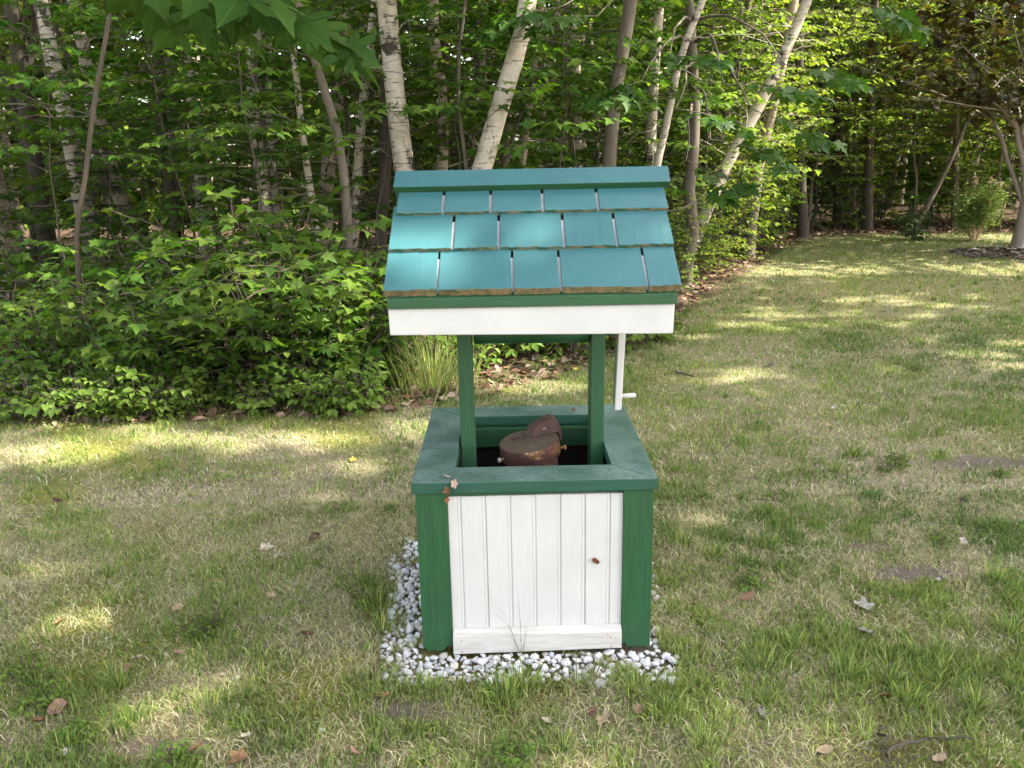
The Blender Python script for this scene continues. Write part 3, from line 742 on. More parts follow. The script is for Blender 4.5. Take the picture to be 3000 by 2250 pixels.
# lone weedy tufts with long blades
def tuft_at(x, y, n, L, col, spread=.03, w=.0035):
    a = RNG.uniform(0, 2*math.pi, n); r_ = np.abs(RNG.normal(0, spread, n))
    blades(x+np.cos(a)*r_, y+np.sin(a)*r_, RNG.uniform(.4, .95, n)*L, RNG.uniform(.5, 1.0, n)*w, RNG.uniform(.1, 1.2, n), pal(n, col), a+RNG.normal(0, .5, n))
for (px, py, L, n) in ((1480, 2060, .12, 130), (1530, 2020, .10, 70), (1260, 2030, .08, 60), (1100, 1790, .12, 120), (1120, 1850, .10, 90), (1090, 1720, .10, 80), (1700, 2010, .09, 60), (1850, 2030, .09, 70), (2240, 1960, .10, 110), (2330, 1900, .09, 80),
                       (340, 1760, .08, 90), (420, 1640, .08, 90), (320, 1680, .07, 70), (350, 2010, .09, 80), (380, 2120, .08, 90), (2000, 1600, .11, 90), (2090, 1640, .10, 90), (2250, 1600, .10, 100), (2480, 1990, .11, 130), (2650, 2060, .10, 110), (2860, 2080, .10, 110),
                       (2750, 1930, .09, 100), (2600, 2000, .10, 100), (2920, 1700, .10, 120), (2960, 1850, .10, 120), (2220, 1250, .09, 120), (2180, 1300, .08, 100), (2500, 1330, .09, 120), (2450, 1380, .08, 90), (2750, 1330, .07, 90), (600, 2080, .08, 80), (900, 2180, .07, 70), (200, 2200, .08, 90), (100, 2000, .08, 90), (1200, 2140, .07, 60), (1650, 2200, .08, 80), (2050, 2180, .08, 90), (1950, 2080, .09, 80)):
    g_ = gnd(px, py); tuft_at(g_[0], g_[1], n, L, G_DARK+G_MID)
for k in range(420):
    x, y = scatter(1, -1.2, 7.)
    if y[0] > edge(x)[0]-.1 or in_bed(x, y)[0]: continue
    tuft_at(x[0], y[0], rnd.randint(14, 40), rnd.uniform(.045, .085), G_DARK+G_MID if rnd.random() < .7 else G_MID, .02, .0032*(1+max(0, y[0])*.2))
grass = link('grass', mesh_np('grass', np.concatenate(PV), [np.concatenate([f[0] for f in PF]), np.concatenate([f[1] for f in PF])], M_blade, False, np.concatenate(PC)))
tag(grass, 'patchy lawn grass, green tufts among dry straw', 'grass', kind='stuff')

# tall grass clump at the wood's edge, seen past the roof post
def grass_clump(name, label, px, py, n, L, spread, col, w=.006):
    global PV, PF, PC, pn
    PV, PF, PC, pn = [], [], [], 0
    g_ = gnd(px, py); a = RNG.uniform(0, 2*math.pi, n); r_ = np.abs(RNG.normal(0, spread, n))
    blades(np.cos(a)*r_, np.sin(a)*r_, RNG.uniform(.5, 1.1, n)*L, RNG.uniform(.6, 1.1, n)*w, RNG.uniform(.1, .9, n), pal(n, col), a+RNG.normal(0, .5, n), np.full(n, 0.))
    o = link(name, mesh_np(name, np.concatenate(PV), [np.concatenate([f[0] for f in PF]), np.concatenate([f[1] for f in PF])], M_blade, False, np.concatenate(PC)), None, (g_[0], g_[1], float(hz(g_[0], g_[1]))-.003))
    return tag(o, label, 'grass clump')
grass_clump('grass_clump', 'tall bright yellow-green grass clump behind the roof post at the edge of the woods', 1270, 1125, 330, .36, .15, G_MID+[(.32, .36, .10), (.4, .38, .2)], .007)
grass_clump('grass_clump', 'dark upright sedge clump beside the thin grey sapling at the left lawn edge', 340, 1190, 70, .40, .07, G_DARK, .009)
grass_clump('grass_clump', 'wispy seeding grass stalk arching up against the white baseboard of the well', 1530, 1925, 9, .26, .004, [(.25, .22, .15), (.16, .17, .09)], .0016)

# ------------------------------------------------------------------ leaf litter under the trees (stuff)
def litter(n):
    x = RNG.uniform(-9, 9, n); d = RNG.exponential(2.6, n)-.12+np.where(x > .8, .35, 0); y = edge(x)+d
    k = (y < 12) | (RNG.uniform(0, 1, n) < .6); x, y = x[k], y[k]; n = len(x)
    A = np.zeros((n, 10)); A[:, 0], A[:, 1], A[:, 2] = x, y, hz(x, y)+RNG.uniform(.002, .02, n)
    a = RNG.uniform(0, 2*math.pi, n); A[:, 3], A[:, 4], A[:, 5] = np.cos(a), np.sin(a), RNG.normal(0, .25, n)
    A[:, 6:9] = RNG.normal(0, .35, (n, 3)); A[:, 8] += 1; A[:, 9] = RNG.uniform(.04, .085, n)
    return leaves_np('leaf_litter', A, HEX, M_litter, pal(n, [(.16, .09, .055), (.22, .14, .09), (.30, .21, .15), (.10, .06, .04), (.18, .095, .06), (.36, .28, .22)]))
tag(link('leaf_litter', litter(16000)), 'brown fallen leaves covering the floor of the woods', 'leaf litter', kind='stuff')

# ------------------------------------------------------------------ plants
def wob(p0, p1, k, amp, rr):
    t = np.linspace(0, 1, k)[:, None]; P = np.asarray(p0)*(1-t)+np.asarray(p1)*t
    o = np.cumsum(rr.normal(0, 1, (k, 3)), axis=0); o -= o[0]+t*(o[-1]-o[0]); return P+o*amp
def spray(B, p, d, L, rr, ls, depth=0, r0=.004, pet=.5, updir=.15, leafprob=1.):
    """a branch whose leaves stand in opposite pairs, held nearly level"""
    d = np.asarray(d, float); d = d/np.linalg.norm(d); k = max(4, int(L/.09)+1)
    t = np.linspace(0, 1, k)
    P = np.asarray(p)+np.outer(t*L, d)+np.outer(t*t*L, [0, 0, -.18])+rr.normal(0, .012, (k, 3))*t[:, None]
    B.tube(P, np.linspace(r0, .0012, k), 4)
    side = np.cross(d, [0, 0, 1.]); side /= np.linalg.norm(side)+1e-6
    for i_ in range(1, k):
        if t[i_] < .22 and depth == 0: continue
        for s in (-1, 1):
            if rr.random() > leafprob*.85: continue
            q = d*rr.uniform(.25, .8)+s*side*rr.uniform(.6, 1.)+np.array([0, 0, rr.uniform(-.25, .12)]); q /= np.linalg.norm(q)
            sz = ls*rr.uniform(.6, 1.15)
            nn = np.array([rr.normal(0, .42), rr.normal(0, .42), 1.])
            B.leaf(P[i_]+q*ls*pet*rr.uniform(.5, 1), q+np.array([0, 0, -rr.uniform(.0, .5)]), nn, sz)
    B.leaf(P[-1], d+np.array([0, 0, -.3]), (rr.normal(0, .25), rr.normal(0, .25), 1), ls*rr.uniform(.8, 1.2))
    if depth < 1 and L > .35:
        for s in (-1, 1):
            i_ = rr.integers(max(1, k//3), k-1); q = d*.8+s*side*.75; spray(B, P[i_], q, L*rr.uniform(.4, .62), rr, ls, depth+1, r0*.6, pet, updir, leafprob)

def sapling_meshes(h, nb, Lb, ls, seed, tmpl, lm, bm_, lo=.12, lean=.1, pet=.5, r0=.012, leafprob=1.):
    rr = np.random.default_rng(seed); B = Buf()
    top = np.array([rr.normal(0, lean*h), rr.normal(0, lean*h), h]); S = wob((0, 0, -.03), top, 12, .008*h, rr)
    B.tube(S, np.linspace(r0, .003, 12), 6)
    for k in range(nb):
        f = lo+(1-lo)*(k+rr.uniform(0, 1))/nb; i_ = min(10.99, f*11); a_ = int(i_); p = S[a_]+(S[a_+1]-S[a_])*(i_-a_)
        az = k*2.4+rr.normal(0, .5); el = rr.uniform(.0, .5)
        spray(B, p, (math.cos(az)*math.cos(el), math.sin(az)*math.cos(el), math.sin(el)), Lb*(1.15-.6*f)*rr.uniform(.6, 1.2), rr, ls, 0, r0*.45, pet, leafprob=leafprob)
    return B.tubes_mesh('stem', bm_), B.leaf_mesh('foliage', tmpl, lm)
def shrub_meshes(h, ns, nb, Lb, ls, seed, tmpl, lm, bm_, spread=.35, lo=.1, pet=.5):
    rr = np.random.default_rng(seed); B = Buf()
    for s in range(ns):
        az = 6.28*s/ns+rr.normal(0, .4); sp = spread*h*rr.uniform(.3, 1.2); hh = h*rr.uniform(.6, 1.05)
        S = wob((math.cos(az)*.03, math.sin(az)*.03, -.03), (math.cos(az)*sp, math.sin(az)*sp, hh), 8, .02*h, rr); B.tube(S, np.linspace(.007, .002, 8), 5)
        for k in range(nb):
            f = lo+(1-lo)*(k+rr.uniform(0, 1))/nb; i_ = min(6.99, f*7); a_ = int(i_); p = S[a_]+(S[a_+1]-S[a_])*(i_-a_)
            a2 = k*2.4+rr.normal(0, .6); el = rr.uniform(-.1, .5)
            spray(B, p, (math.cos(a2)*math.cos(el), math.sin(a2)*math.cos(el), math.sin(el)), Lb*rr.uniform(.6, 1.2), rr, ls, 1, .003, pet)
    return B.tubes_mesh('stem', bm_), B.leaf_mesh('foliage', tmpl, lm)
def hemlock_meshes(h, seed, nb=34, Lb=.9, lo=.08):
    rr = np.random.default_rng(seed); B = Buf()
    S = wob((0, 0, -.03), (rr.normal(0, .05*h), rr.normal(0, .05*h), h), 10, .012*h, rr); B.tube(S, np.linspace(.022*h/2, .004, 10), 6)
    for k in range(nb):
        f = lo+(1-lo)*(k+rr.uniform(0, 1))/nb; i_ = min(8.99, f*9); a_ = int(i_); p = S[a_]+(S[a_+1]-S[a_])*(i_-a_)
        az = k*2.4+rr.normal(0, .3); L = Lb*(1.1-.85*f)*rr.uniform(.7, 1.15); d = np.array([math.cos(az), math.sin(az), .12]); sd = np.array([-math.sin(az), math.cos(az), 0])
        t = np.linspace(0, 1, 7); P = p+np.outer(t*L, d)+np.outer(t*t*L, [0, 0, -.38]); B.tube(P, np.linspace(.006, .001, 7), 4)
        m_ = int(L/.035)
        for j in range(m_):
            u = (j+.5)/m_; q0 = p+d*u*L+np.array([0, 0, -.38])*u*u*L
            for s in (-1, 1):
                l2 = L*.42*(1.05-u)*rr.uniform(.6, 1.1)+.03; dd = d*.55+s*sd+np.array([0, 0, -.12]); dd /= np.linalg.norm(dd)
                mm = max(2, int(l2/.022))
                for w_ in range(mm):
                    c0 = q0+dd*l2*(w_+.3)/mm
                    for s2 in (-1, 1):
                        nd = dd*.7+s2*np.cross(dd, [0, 0, 1.])*.8+np.array([0, 0, rr.uniform(-.3, .05)])
                        B.leaf(c0, nd, (rr.normal(0, .3), rr.normal(0, .3), 1), rr.uniform(.022, .038))
    return B.tubes_mesh('stem', M_twig), B.leaf_mesh('needles', t_needle(.16), M_hem)
def crown_mesh(rx, rz, n, per, ls, seed, tmpl, lm, name='crown', flat=.5, carve=None):
    """leaf clusters spread through an ellipsoid"""
    rr = np.random.default_rng(seed)
    c = rr.normal(0, 1, (n, 3)); c /= np.linalg.norm(c, axis=1)[:, None]; c *= rr.uniform(.25, 1, (n, 1))**.5*np.array([rx, rx, rz])
    P = np.repeat(c, per, axis=0)+rr.normal(0, 1, (n*per, 3))*np.array([.24, .24, .24*flat])*rx*.55
    m_ = n*per; a = rr.uniform(0, 2*math.pi, m_)
    A = np.zeros((m_, 10)); A[:, :3] = P; A[:, 3], A[:, 4], A[:, 5] = np.cos(a), np.sin(a), rr.uniform(-.7, .1, m_)
    A[:, 6:9] = rr.normal(0, .4, (m_, 3)); A[:, 8] += 1; A[:, 9] = ls*rr.uniform(.7, 1.25, m_)
    if carve is not None:
        q = A[:, :3]+np.array(carve); t = q[:, 2]/SDIR.z; A = A[sunlit(q[:, 0]-SDIR.x*t, q[:, 1]-SDIR.y*t) < .45]
    return leaves_np(name, A, tmpl, lm), c
def plant(name, meshes, part2='foliage'):
    r_ = empty(name); link('stem', meshes[0], r_); link(part2, meshes[1], r_); return r_
USED = set()
def put(proto, loc, rz, s, label, cat, group, sz=None):
    o = proto if proto.name not in USED else copy_tree(proto)
    USED.add(proto.name)
    z = float(hz(loc[0], loc[1])); o.location = (loc[0], loc[1], z); o.rotation_euler = (0, 0, rz); o.scale = (s, s, sz or s)
    return tag(o, label, cat, group)

shrubs = [plant('maple_shrub', shrub_meshes(.85, 8, 7, .34, .086, 100+k, MAPLE, M_leaf, M_twig, .5)) for k in range(3)]
saps = [plant('maple_sapling', sapling_meshes(3.0, 28, .85, .092, 200+k, MAPLE, M_leaf, M_twig, r0=.009)) for k in range(3)]
talls = [plant('young_tree', sapling_meshes(4.6, 34, 1.15, .075, 300+k, t_oval(.34), M_leaf2, M_birch_b, .2, .08, .4, .02)) for k in range(2)]
hems = [plant('hemlock_sapling', hemlock_meshes(2.4, 400+k), 'needles') for k in range(2)]
vibs = [plant('viburnum_shrub', shrub_meshes(.75, 7, 6, .28, .088, 560+k, t_oval(.38), M_leaf, M_twig, .55, .1, .4)) for k in range(2)]
lows = [plant('leafy_herb', shrub_meshes(.22, 9, 3, .10, .05, 500+k, t_oval(.32), M_cover, M_twig, .9, .25, .3)) for k in range(2)]

bushes = [plant('edge_bush', shrub_meshes(1.7, 9, 12, .42, .07, 700+k, t_oval(.33), M_leaf2, M_twig, .38, .05, .45)) for k in range(2)]
high = [plant('maple_sapling', sapling_meshes(3.3, 30, .95, .092, 800+k, MAPLE, M_leaf, M_twig, .42, .07, .5, .010)) for k in range(2)]
edgetrees = [plant('young_tree', sapling_meshes(4.6, 44, 1.3, .095, 840+k, t_oval(.36), M_leaf2, M_gray, .27, .06, .4, .03)) for k in range(2)]
def jr(a, b): return rnd.uniform(a, b)
# shrubs along the lawn edge on the left (pixel foot positions)
for k, (px, py, s) in enumerate([(60, 1120, .85), (270, 1140, .8), (470, 1160, .75), (600, 1150, .9), (720, 1150, 1.05), (830, 1140, 1.1), (930, 1135, 1.05), (1040, 1110, .95), (1130, 1080, .8), (650, 1060, 1.2), (770, 1050, 1.35), (880, 1050, 1.4), (1000, 1040, 1.25), (520, 1050, 1.05), (380, 1040, 1.), (200, 1020, 1.0), (30, 1000, 1.1)]):
    g_ = gnd(px, py); put(shrubs[k % 3], g_, jr(0, 6.28), s, 'leafy green maple shrub in the thicket along the lawn left of the well', 'shrub', 'maple shrubs in the thicket left of the well')
for k, (px, py, s) in enumerate([(150, 1150, .7), (380, 1165, .75), (560, 1120, .8), (900, 1155, .7), (1090, 1120, .75), (320, 1100, .9), (1010, 1085, .9)]):
    g_ = gnd(px, py); put(vibs[k % 2], g_, jr(0, 6.28), s, 'oval-leaved shrub mixed into the maple thicket along the left lawn edge', 'shrub', 'oval-leaved shrubs in the thicket')
for k in range(34):
    px = jr(0, 700) if k < 26 else jr(700, 1150); g_ = gnd(px, jr(1165, 1235) if px < 500 else jr(1170, 1200))
    put(lows[k % 2], g_, jr(0, 6.28), jr(.7, 1.25), 'low bright green leafy herb where the left lawn meets the woods', 'herb', 'low herbs at the left lawn edge')
for k, (px, py, s) in enumerate([(1340, 1075, .9), (1400, 1050, 1.), (1500, 1040, 1.1), (1580, 1040, 1.), (1680, 1030, 1.1), (1840, 1010, .9), (1900, 1000, .8)]):
    g_ = gnd(px, py); put(lows[k % 2], g_, jr(0, 6.28), s*1.5, 'low leafy plant at the wood edge seen between the roof posts', 'herb', 'low plants behind the well')
for k in range(14):
    x, y = [(gnd(px, py)[0], gnd(px, py)[1]) for px, py in ((580, 1860), (620, 1850), (1500, 2230), (520, 2235), (100, 2080), (230, 2160), (60, 1990), (2630, 1360), (2600, 1380), (2930, 1390), (2760, 1590), (2200, 1720), (1080, 1770), (2680, 1080))][k]
    put(lows[k % 2], (x, y), jr(0, 6.28), jr(.22, .34), 'tiny clover-like weed sprig among the lawn grass', 'weed', 'weed sprigs in the lawn')
# saplings standing in the wood
for k, (x, y, s) in enumerate([(-4.4, 4.6, .9), (-3.7, 5.4, 1.), (-3.0, 5.0, .8), (-2.3, 5.7, 1.), (-1.7, 4.9, .75), (-1.0, 5.6, .9), (-.4, 6.2, 1.), (.1, 5.2, .8), (.7, 6.2, .95), (1.2, 7.3, 1.), (-5.4, 6.0, 1.1), (-4.6, 7.2, 1.1), (-3.3, 7.4, 1.15), (-2.2, 7.8, 1.1), (-1.1, 7.6, 1.1), (.0, 8.2, 1.15), (1.1, 8.9, 1.1), (2.0, 9.4, 1.1), (-6.5, 8.5, 1.3), (-4.5, 9.5, 1.3), (-2.5, 10, 1.3), (-.5, 10.2, 1.3), (1.5, 11., 1.3), (3.0, 11.2, 1.2), (4.4, 12.6, 1.2), (6.0, 12.9, 1.2), (8.0, 12.8, 1.3), (9.6, 12.4, 1.2), (-.6, 8.6, 1.2), (.9, 8.0, 1.1), (1.7, 8.6, 1.2), (2.3, 9.9, 1.3), (.3, 7.2, 1.05), (-1.6, 8.5, 1.2), (3.7, 12.4, 1.3), (5.3, 12.6, 1.2), (6.9, 12.9, 1.3)]):
    put(saps[k % 3], (x, y), jr(0, 6.28), s, 'slender maple sapling with layered leaves among the trunks in the woods', 'sapling', 'maple saplings in the woods')
for k, (x, y, s) in enumerate([(-5.8, 7.2, 1.), (-3.9, 8.6, 1.), (-1.6, 9.2, 1.1), (.5, 9.8, 1.05), (2.6, 10.4, 1.1), (3.6, 11.9, 1.1), (5.2, 13.2, 1.15), (7.2, 13.6, 1.2), (9., 13.8, 1.2), (2.95, 8.9, .85), (3.55, 10.5, .9), (-7.5, 9.5, 1.2), (11, 13, 1.2)]):
    put(talls[k % 2], (x, y), jr(0, 6.28), s, 'young fine-leaved birch growing in the depth of the woods', 'tree', 'young birches in the woods')
for k, (x, y, s) in enumerate([(-4.9, 5.3, .95), (-5.6, 5.0, 1.1), (-4.0, 6.4, 1.0), (-2.8, 6.6, .9), (-.9, 6.9, .8), (1.75, 8.1, .8), (2.45, 8.7, .85), (2.9, 9.9, 1.), (3.3, 11.3, 1.2), (4.2, 11.9, 1.1), (-6.6, 6.5, 1.3), (1.4, 6.9, .55), (1.85, 7.1, .45), (2.3, 7.9, .4), (2.75, 8.5, .42), (3.2, 9.3, .42), (1.5, 6.1, .35), (5.0, 12.3, 1.2), (6.8, 12.4, 1.1), (8.6, 12.3, 1.2)]):
    put(hems[k % 2], (x, y), jr(0, 6.28), s, 'dark green hemlock sapling with drooping boughs under the trees', 'hemlock', 'hemlock saplings in the woods')

for k, (x, y, s) in enumerate([(1.55, 6.2, .55), (1.95, 7.0, .6), (2.25, 7.6, .8), (2.6, 8.3, .9), (2.85, 8.9, 1.), (3.2, 9.5, 1.), (3.5, 10.1, .95), (2.2, 8.4, 1.2), (2.9, 9.8, 1.3), (3.5, 10.9, 1.2), (4.3, 11.9, .9), (5.6, 12.2, .8), (7.6, 12.0, .9), (9.2, 11.9, 1.1), (4.0, 12.9, 1.2), (4.9, 13.3, 1.3), (5.8, 13.0, 1.2), (6.6, 13.5, 1.3), (7.4, 13.1, 1.2), (8.4, 13.4, 1.3), (9.6, 13.2, 1.3), (3.6, 11.6, 1.1)]):
    put(bushes[k % 2], (x, y), jr(0, 6.28), s, 'leafy small-leaved bush walling the wood edge right of the well', 'bush', 'bushes along the right wood edge')
for k, (x, y, s) in enumerate([(-3.3, 4.1, .85), (-2.5, 4.5, .95), (-1.75, 4.0, .8), (-1.05, 4.7, .95), (-.45, 4.9, 1.), (.25, 4.8, .95), (.55, 5.6, 1.), (-4.1, 4.6, 1.), (-3.0, 6.2, 1.15), (-.15, 5.8, 1.1), (1.0, 6.6, 1.05), (1.5, 7.6, 1.1), (-1.5, 6.3, 1.15), (-2.2, 5.2, .9)]):
    put(high[k % 2], (x, y), jr(0, 6.28), s, 'tall maple sapling with bare lower stem and leafy top behind the thicket', 'sapling', 'tall maple saplings behind the thicket')
for k, (x, y, s) in enumerate([(2.7, 8.6, .85), (3.3, 9.9, .9), (3.9, 11.3, 1.), (4.8, 11.9, 1.), (5.7, 12.1, 1.05), (6.7, 12.2, 1.), (7.7, 12.0, 1.05), (8.8, 12.1, 1.1), (10., 12., 1.1), (2.1, 8.0, .8), (4.3, 12.8, 1.2), (6.2, 13.4, 1.2)]):
    put(edgetrees[k % 2], (x, y), jr(0, 6.28), s, 'young tree with light green hanging foliage along the far right wood edge', 'tree', 'young trees along the far wood edge')
# ------------------------------------------------------------------ trees
crowns = {}
for nm, args in {'a': (1.9, 1.8, 24, 44, .15, 1), 'b': (2.3, 1.9, 27, 46, .16, 2), 'c': (1.6, 2.2, 22, 42, .14, 3), 's': (1.9, 1.9, 9, 36, .14, 4)}.items():
    crowns[nm] = crown_mesh(*args, HEX, M_far)[0]
def trunk_mesh(path, rad, bark, rr, twigs=6, sides=12, twig_len=.7, zlo=.5, zhi=3.2):
    B = Buf(); k = len(path)
    B.tube(path, rad*(1+rr.normal(0, .03, k)), sides)
    zs = path[:, 2]
    for t in range(twigs):
        z = rr.uniform(zlo, zhi); i_ = int(np.argmin(abs(zs-z))); az = rr.uniform(0, 6.28); L = twig_len*rr.uniform(.4, 1.2); e = rr.uniform(-.25, .6)
        d = np.array([math.cos(az)*math.cos(e), math.sin(az)*math.cos(e), math.sin(e)])
        P = wob(path[i_], path[i_]+d*L, 6, .03*L, rr); B.tube(P, np.linspace(max(.004, rad[i_]*.16), .0015, 6), 4)
        for s in range(2):
            j = rr.integers(2, 5); d2 = d+rr.normal(0, .6, 3); B.tube(wob(P[j], P[j]+d2*L*.35, 4, .02*L, rr), np.linspace(.003, .001, 4), 3)
    return B.tubes_mesh('trunk', bark)
def resample(P, n):
    P = np.asarray(P); s = np.concatenate([[0], np.cumsum(np.linalg.norm(np.diff(P, axis=0), axis=1))]); t = np.linspace(0, s[-1], n)
    return np.stack([np.interp(t, s, P[:, k]) for k in range(3)], -1)
def px_tree(label, pts, wpx, Y, bark, crown='a', top=6.5, twigs=8, name='birch_tree', cscale=1., cz=.8):
    seed = int(abs(pts[0][0]*7+pts[-1][1]+Y*31)) % 100000; rr = np.random.default_rng(seed)
    P = [at(px, py, Y) for px, py in pts]; P.reverse()                   # bottom first
    d = P[0]-P[1]; d = d/np.linalg.norm(d)
    if P[0][2] > 0:
        d[2] = min(d[2], -.8); d[1] *= .3; P.insert(0, P[0]+d*(P[0][2]+.06)/-d[2])
    u = P[-1]-P[-2]; u = u/np.linalg.norm(u)
    while P[-1][2] < top: u = u*.75+np.array([0, 0, .25]); P.append(P[-1]+u/np.linalg.norm(u)*.8)
    P = np.array(P); n = 26; Q = resample(P, n)
    r0 = wpx/2/FPX*(Y-CAM[1]); t = np.linspace(0, 1, n); rad = r0*((1.0-.5*t) if wpx > 55 else (1.12-.6*t))*(1+.35*np.exp(-t*n/1.5))
    base = P[0].copy(); base[2] = float(hz(base[0], base[1]))
    o = empty(name, base); link('trunk', trunk_mesh(Q-base, rad, bark, rr, twigs), o)
    if crown:
        c = link('crown', crowns[crown], o, tuple(Q[-1]-base+np.array([0, 0, -.9*cz]))); c.rotation_euler = (0, 0, rr.uniform(0, 6.28)); c.scale = (cscale,)*3
    return tag(o, label, 'tree')
px_tree('thick white birch trunk rising straight behind the left end of the roof', [(1132, 0), (1145, 150), (1160, 300), (1185, 500)], 62, 4.6, M_birch, 'b')
px_tree('thick peeling white birch leaning right behind the middle of the roof ridge', [(1545, 20), (1520, 150), (1475, 270), (1440, 400), (1405, 520)], 60, 4.4, M_birch, 'a', 6.8)
px_tree('smooth grey maple trunk behind the right part of the roof ridge', [(1845, 30), (1815, 200), (1795, 330), (1785, 480)], 40, 5.0, M_gray, 'c', 6.5, 10, 'maple_tree')
px_tree('slim white birch just left of the thick birch behind the roof', [(1095, 40), (1075, 200), (1060, 330), (1050, 480), (1035, 640), (1030, 800)], 26, 5.5, M_birch, 'c', 6)
px_tree('brownish spotted birch two trunks left of the thick roof-end birch', [(1030, 0), (1000, 130), (985, 300), (960, 500), (955, 640)], 38, 6.5, M_birch_b, 'a', 7)
px_tree('crooked grey-brown maple bending across the birches left of the roof', [(865, -20), (900, 90), (930, 200), (975, 340), (1000, 430), (1015, 600), (1030, 920)], 25, 4.2, M_gray, 'c', 6, 10, 'maple_tree')
px_tree('thin pale sapling trunk with a slight bow above the big maple shrub', [(835, 0), (860, 150), (875, 300), (890, 420), (910, 560), (930, 700)], 20, 5.0, M_birch, None, 5)
px_tree('leaning pale birch behind the thin front sapling at far left', [(125, 40), (160, 200), (190, 330), (215, 450), (235, 560), (262, 690)], 48, 6.5, M_birch, 'b')
px_tree('thin grey kinked sapling nearest the lawn at far left', [(325, 20), (300, 170), (275, 300), (262, 420), (245, 560), (222, 660), (228, 760), (240, 1080)], 15, 3.4, M_twig, None, 4.5, 5, 'maple_tree')
px_tree('tall slender tan trunk that curves right at its foot, left woods', [(485, 0), (492, 130), (500, 260), (510, 420), (515, 560), (512, 650), (530, 740), (560, 850)], 25, 6.9, M_gray, 'a', 7, 8, 'maple_tree')
px_tree('dim leaning birch between the kinked sapling and the tan trunk', [(275, 280), (310, 430), (340, 560), (380, 640), (420, 760), (450, 860)], 40, 7.0, M_birch_b, 'b', 7)
px_tree('dark pine trunk in the upper left corner of the woods', [(30, 0), (45, 90), (60, 200), (80, 330)], 44, 7.5, M_pine, 'c', 7.5, 16, 'pine_tree')
px_tree('broad pale birch foot at the left border of the woods', [(-30, 500), (-10, 620), (20, 740), (50, 850)], 78, 6.3, M_birch_b, 'b', 7)
px_tree('narrow white birch standing alone in the gap above the big maple shrub', [(795, 150), (785, 300), (795, 440), (805, 560)], 18, 8.0, M_birch, 'a')
px_tree('thin dark sapling stem between the two thick birches', [(1365, 0), (1345, 150), (1342, 300), (1365, 490)], 11, 4.4, M_twig, None, 4.5, 10, 'maple_tree')
px_tree('slim tan birch just right of the peeling birch', [(1575, 120), (1550, 300), (1530, 490)], 20, 6.2, M_birch_b, 'c')
px_tree('thin brown stem crossing right of the peeling birch', [(1612, 140), (1545, 270), (1510, 380), (1475, 490)], 11, 5.2, M_twig, None, 4.5, 8, 'maple_tree')
px_tree('upright pale birch right of the grey maple trunk', [(1930, 40), (1918, 200), (1910, 330), (1905, 480)], 30, 7.0, M_birch, 'b', 7)
px_tree('thin white birch slanting right above the right roof end', [(2060, 0), (2020, 90), (1985, 200), (1960, 330), (1925, 480)], 22, 6.0, M_birch, 'c')
px_tree('long leaning white birch slanting up to the right beside the roof', [(2365, 0), (2310, 130), (2245, 270), (2190, 370), (2140, 460), (2085, 580), (2040, 690), (2000, 780)], 33, 7.5, M_birch, 'a', 6.5)
px_tree('dim grey birch right of the long leaning birch', [(2255, 360), (2225, 470), (2215, 560), (2200, 690)], 26, 8.6, M_birch_b, 'b', 7)
px_tree('short stretch of brown trunk left of the long leaning birch', [(2110, 400), (2080, 500), (2060, 580)], 23, 9.0, M_gray, 'c', 7, 8, 'maple_tree')
px_tree('thin dead stem leaning right at the far lawn edge', [(2790, 460), (2740, 560), (2690, 650), (2660, 700)], 13, 11.4, M_gray, None, 4.6, 4, 'maple_tree')
px_tree('dark pine trunk on the far lawn edge, left of the thin leaning stem', [(2550, 300), (2545, 500), (2540, 690)], 24, 12., M_pine, 'c', 7, 26, 'pine_tree')
px_tree('reddish brown cedar trunk at the corner of the far lawn', [(2345, 500), (2350, 600), (2352, 690)], 26, 10.9, M_pine, 'b', 6.5, 20, 'pine_tree')
px_tree('slim grey trunk behind the lilac bush', [(2800, 300), (2800, 500), (2795, 680)], 16, 12.2, M_gray, 'c', 7, 24, 'pine_tree')
px_tree('dark trunk between the corner cedar and the far pine', [(2450, 300), (2455, 500), (2452, 690)], 20, 12.4, M_pine, 'a', 7, 26, 'pine_tree')

# filler trunks deep in the wood: copies of four kinds
def filler(name, bark, h, r, twigs, seed, cr):
    rr = np.random.default_rng(seed); Q = wob((0, 0, -.05), (rr.normal(0, .5), rr.normal(0, .3), h), 20, .03, rr)
    o = empty(name); link('trunk', trunk_mesh(Q, np.linspace(r*1.15, r*.4, 20), bark, rr, twigs, 8, 1.0, .3, 4.), o)
    c = link('crown', crowns['s'], o, (Q[-1][0], Q[-1][1], h-.6)); return o
fil = [filler('birch_tree', M_birch, 6.5, .06, 14, 1, 'a'), filler('maple_tree', M_gray, 6., .05, 18, 2, 'b'), filler('pine_tree', M_pine, 7., .055, 60, 3, 'c'), filler('birch_tree', M_birch_b, 6.5, .045, 14, 4, 'c'), filler('maple_tree', M_twig, 5.5, .025, 20, 5, 'a')]
FL = ['slim white birch trunk deep in the shade of the woods', 'grey maple trunk deep in the shade of the woods', 'dark pine trunk with dead twigs deep in the woods', 'brownish thin birch trunk deep in the woods', 'spindly brown stem deep in the woods']
FG = ['white birches deep in the woods', 'grey maples deep in the woods', 'pines deep in the woods', 'brown birches deep in the woods', 'spindly stems deep in the woods']
r2 = random.Random(5); cnt = 0; placed_t = []
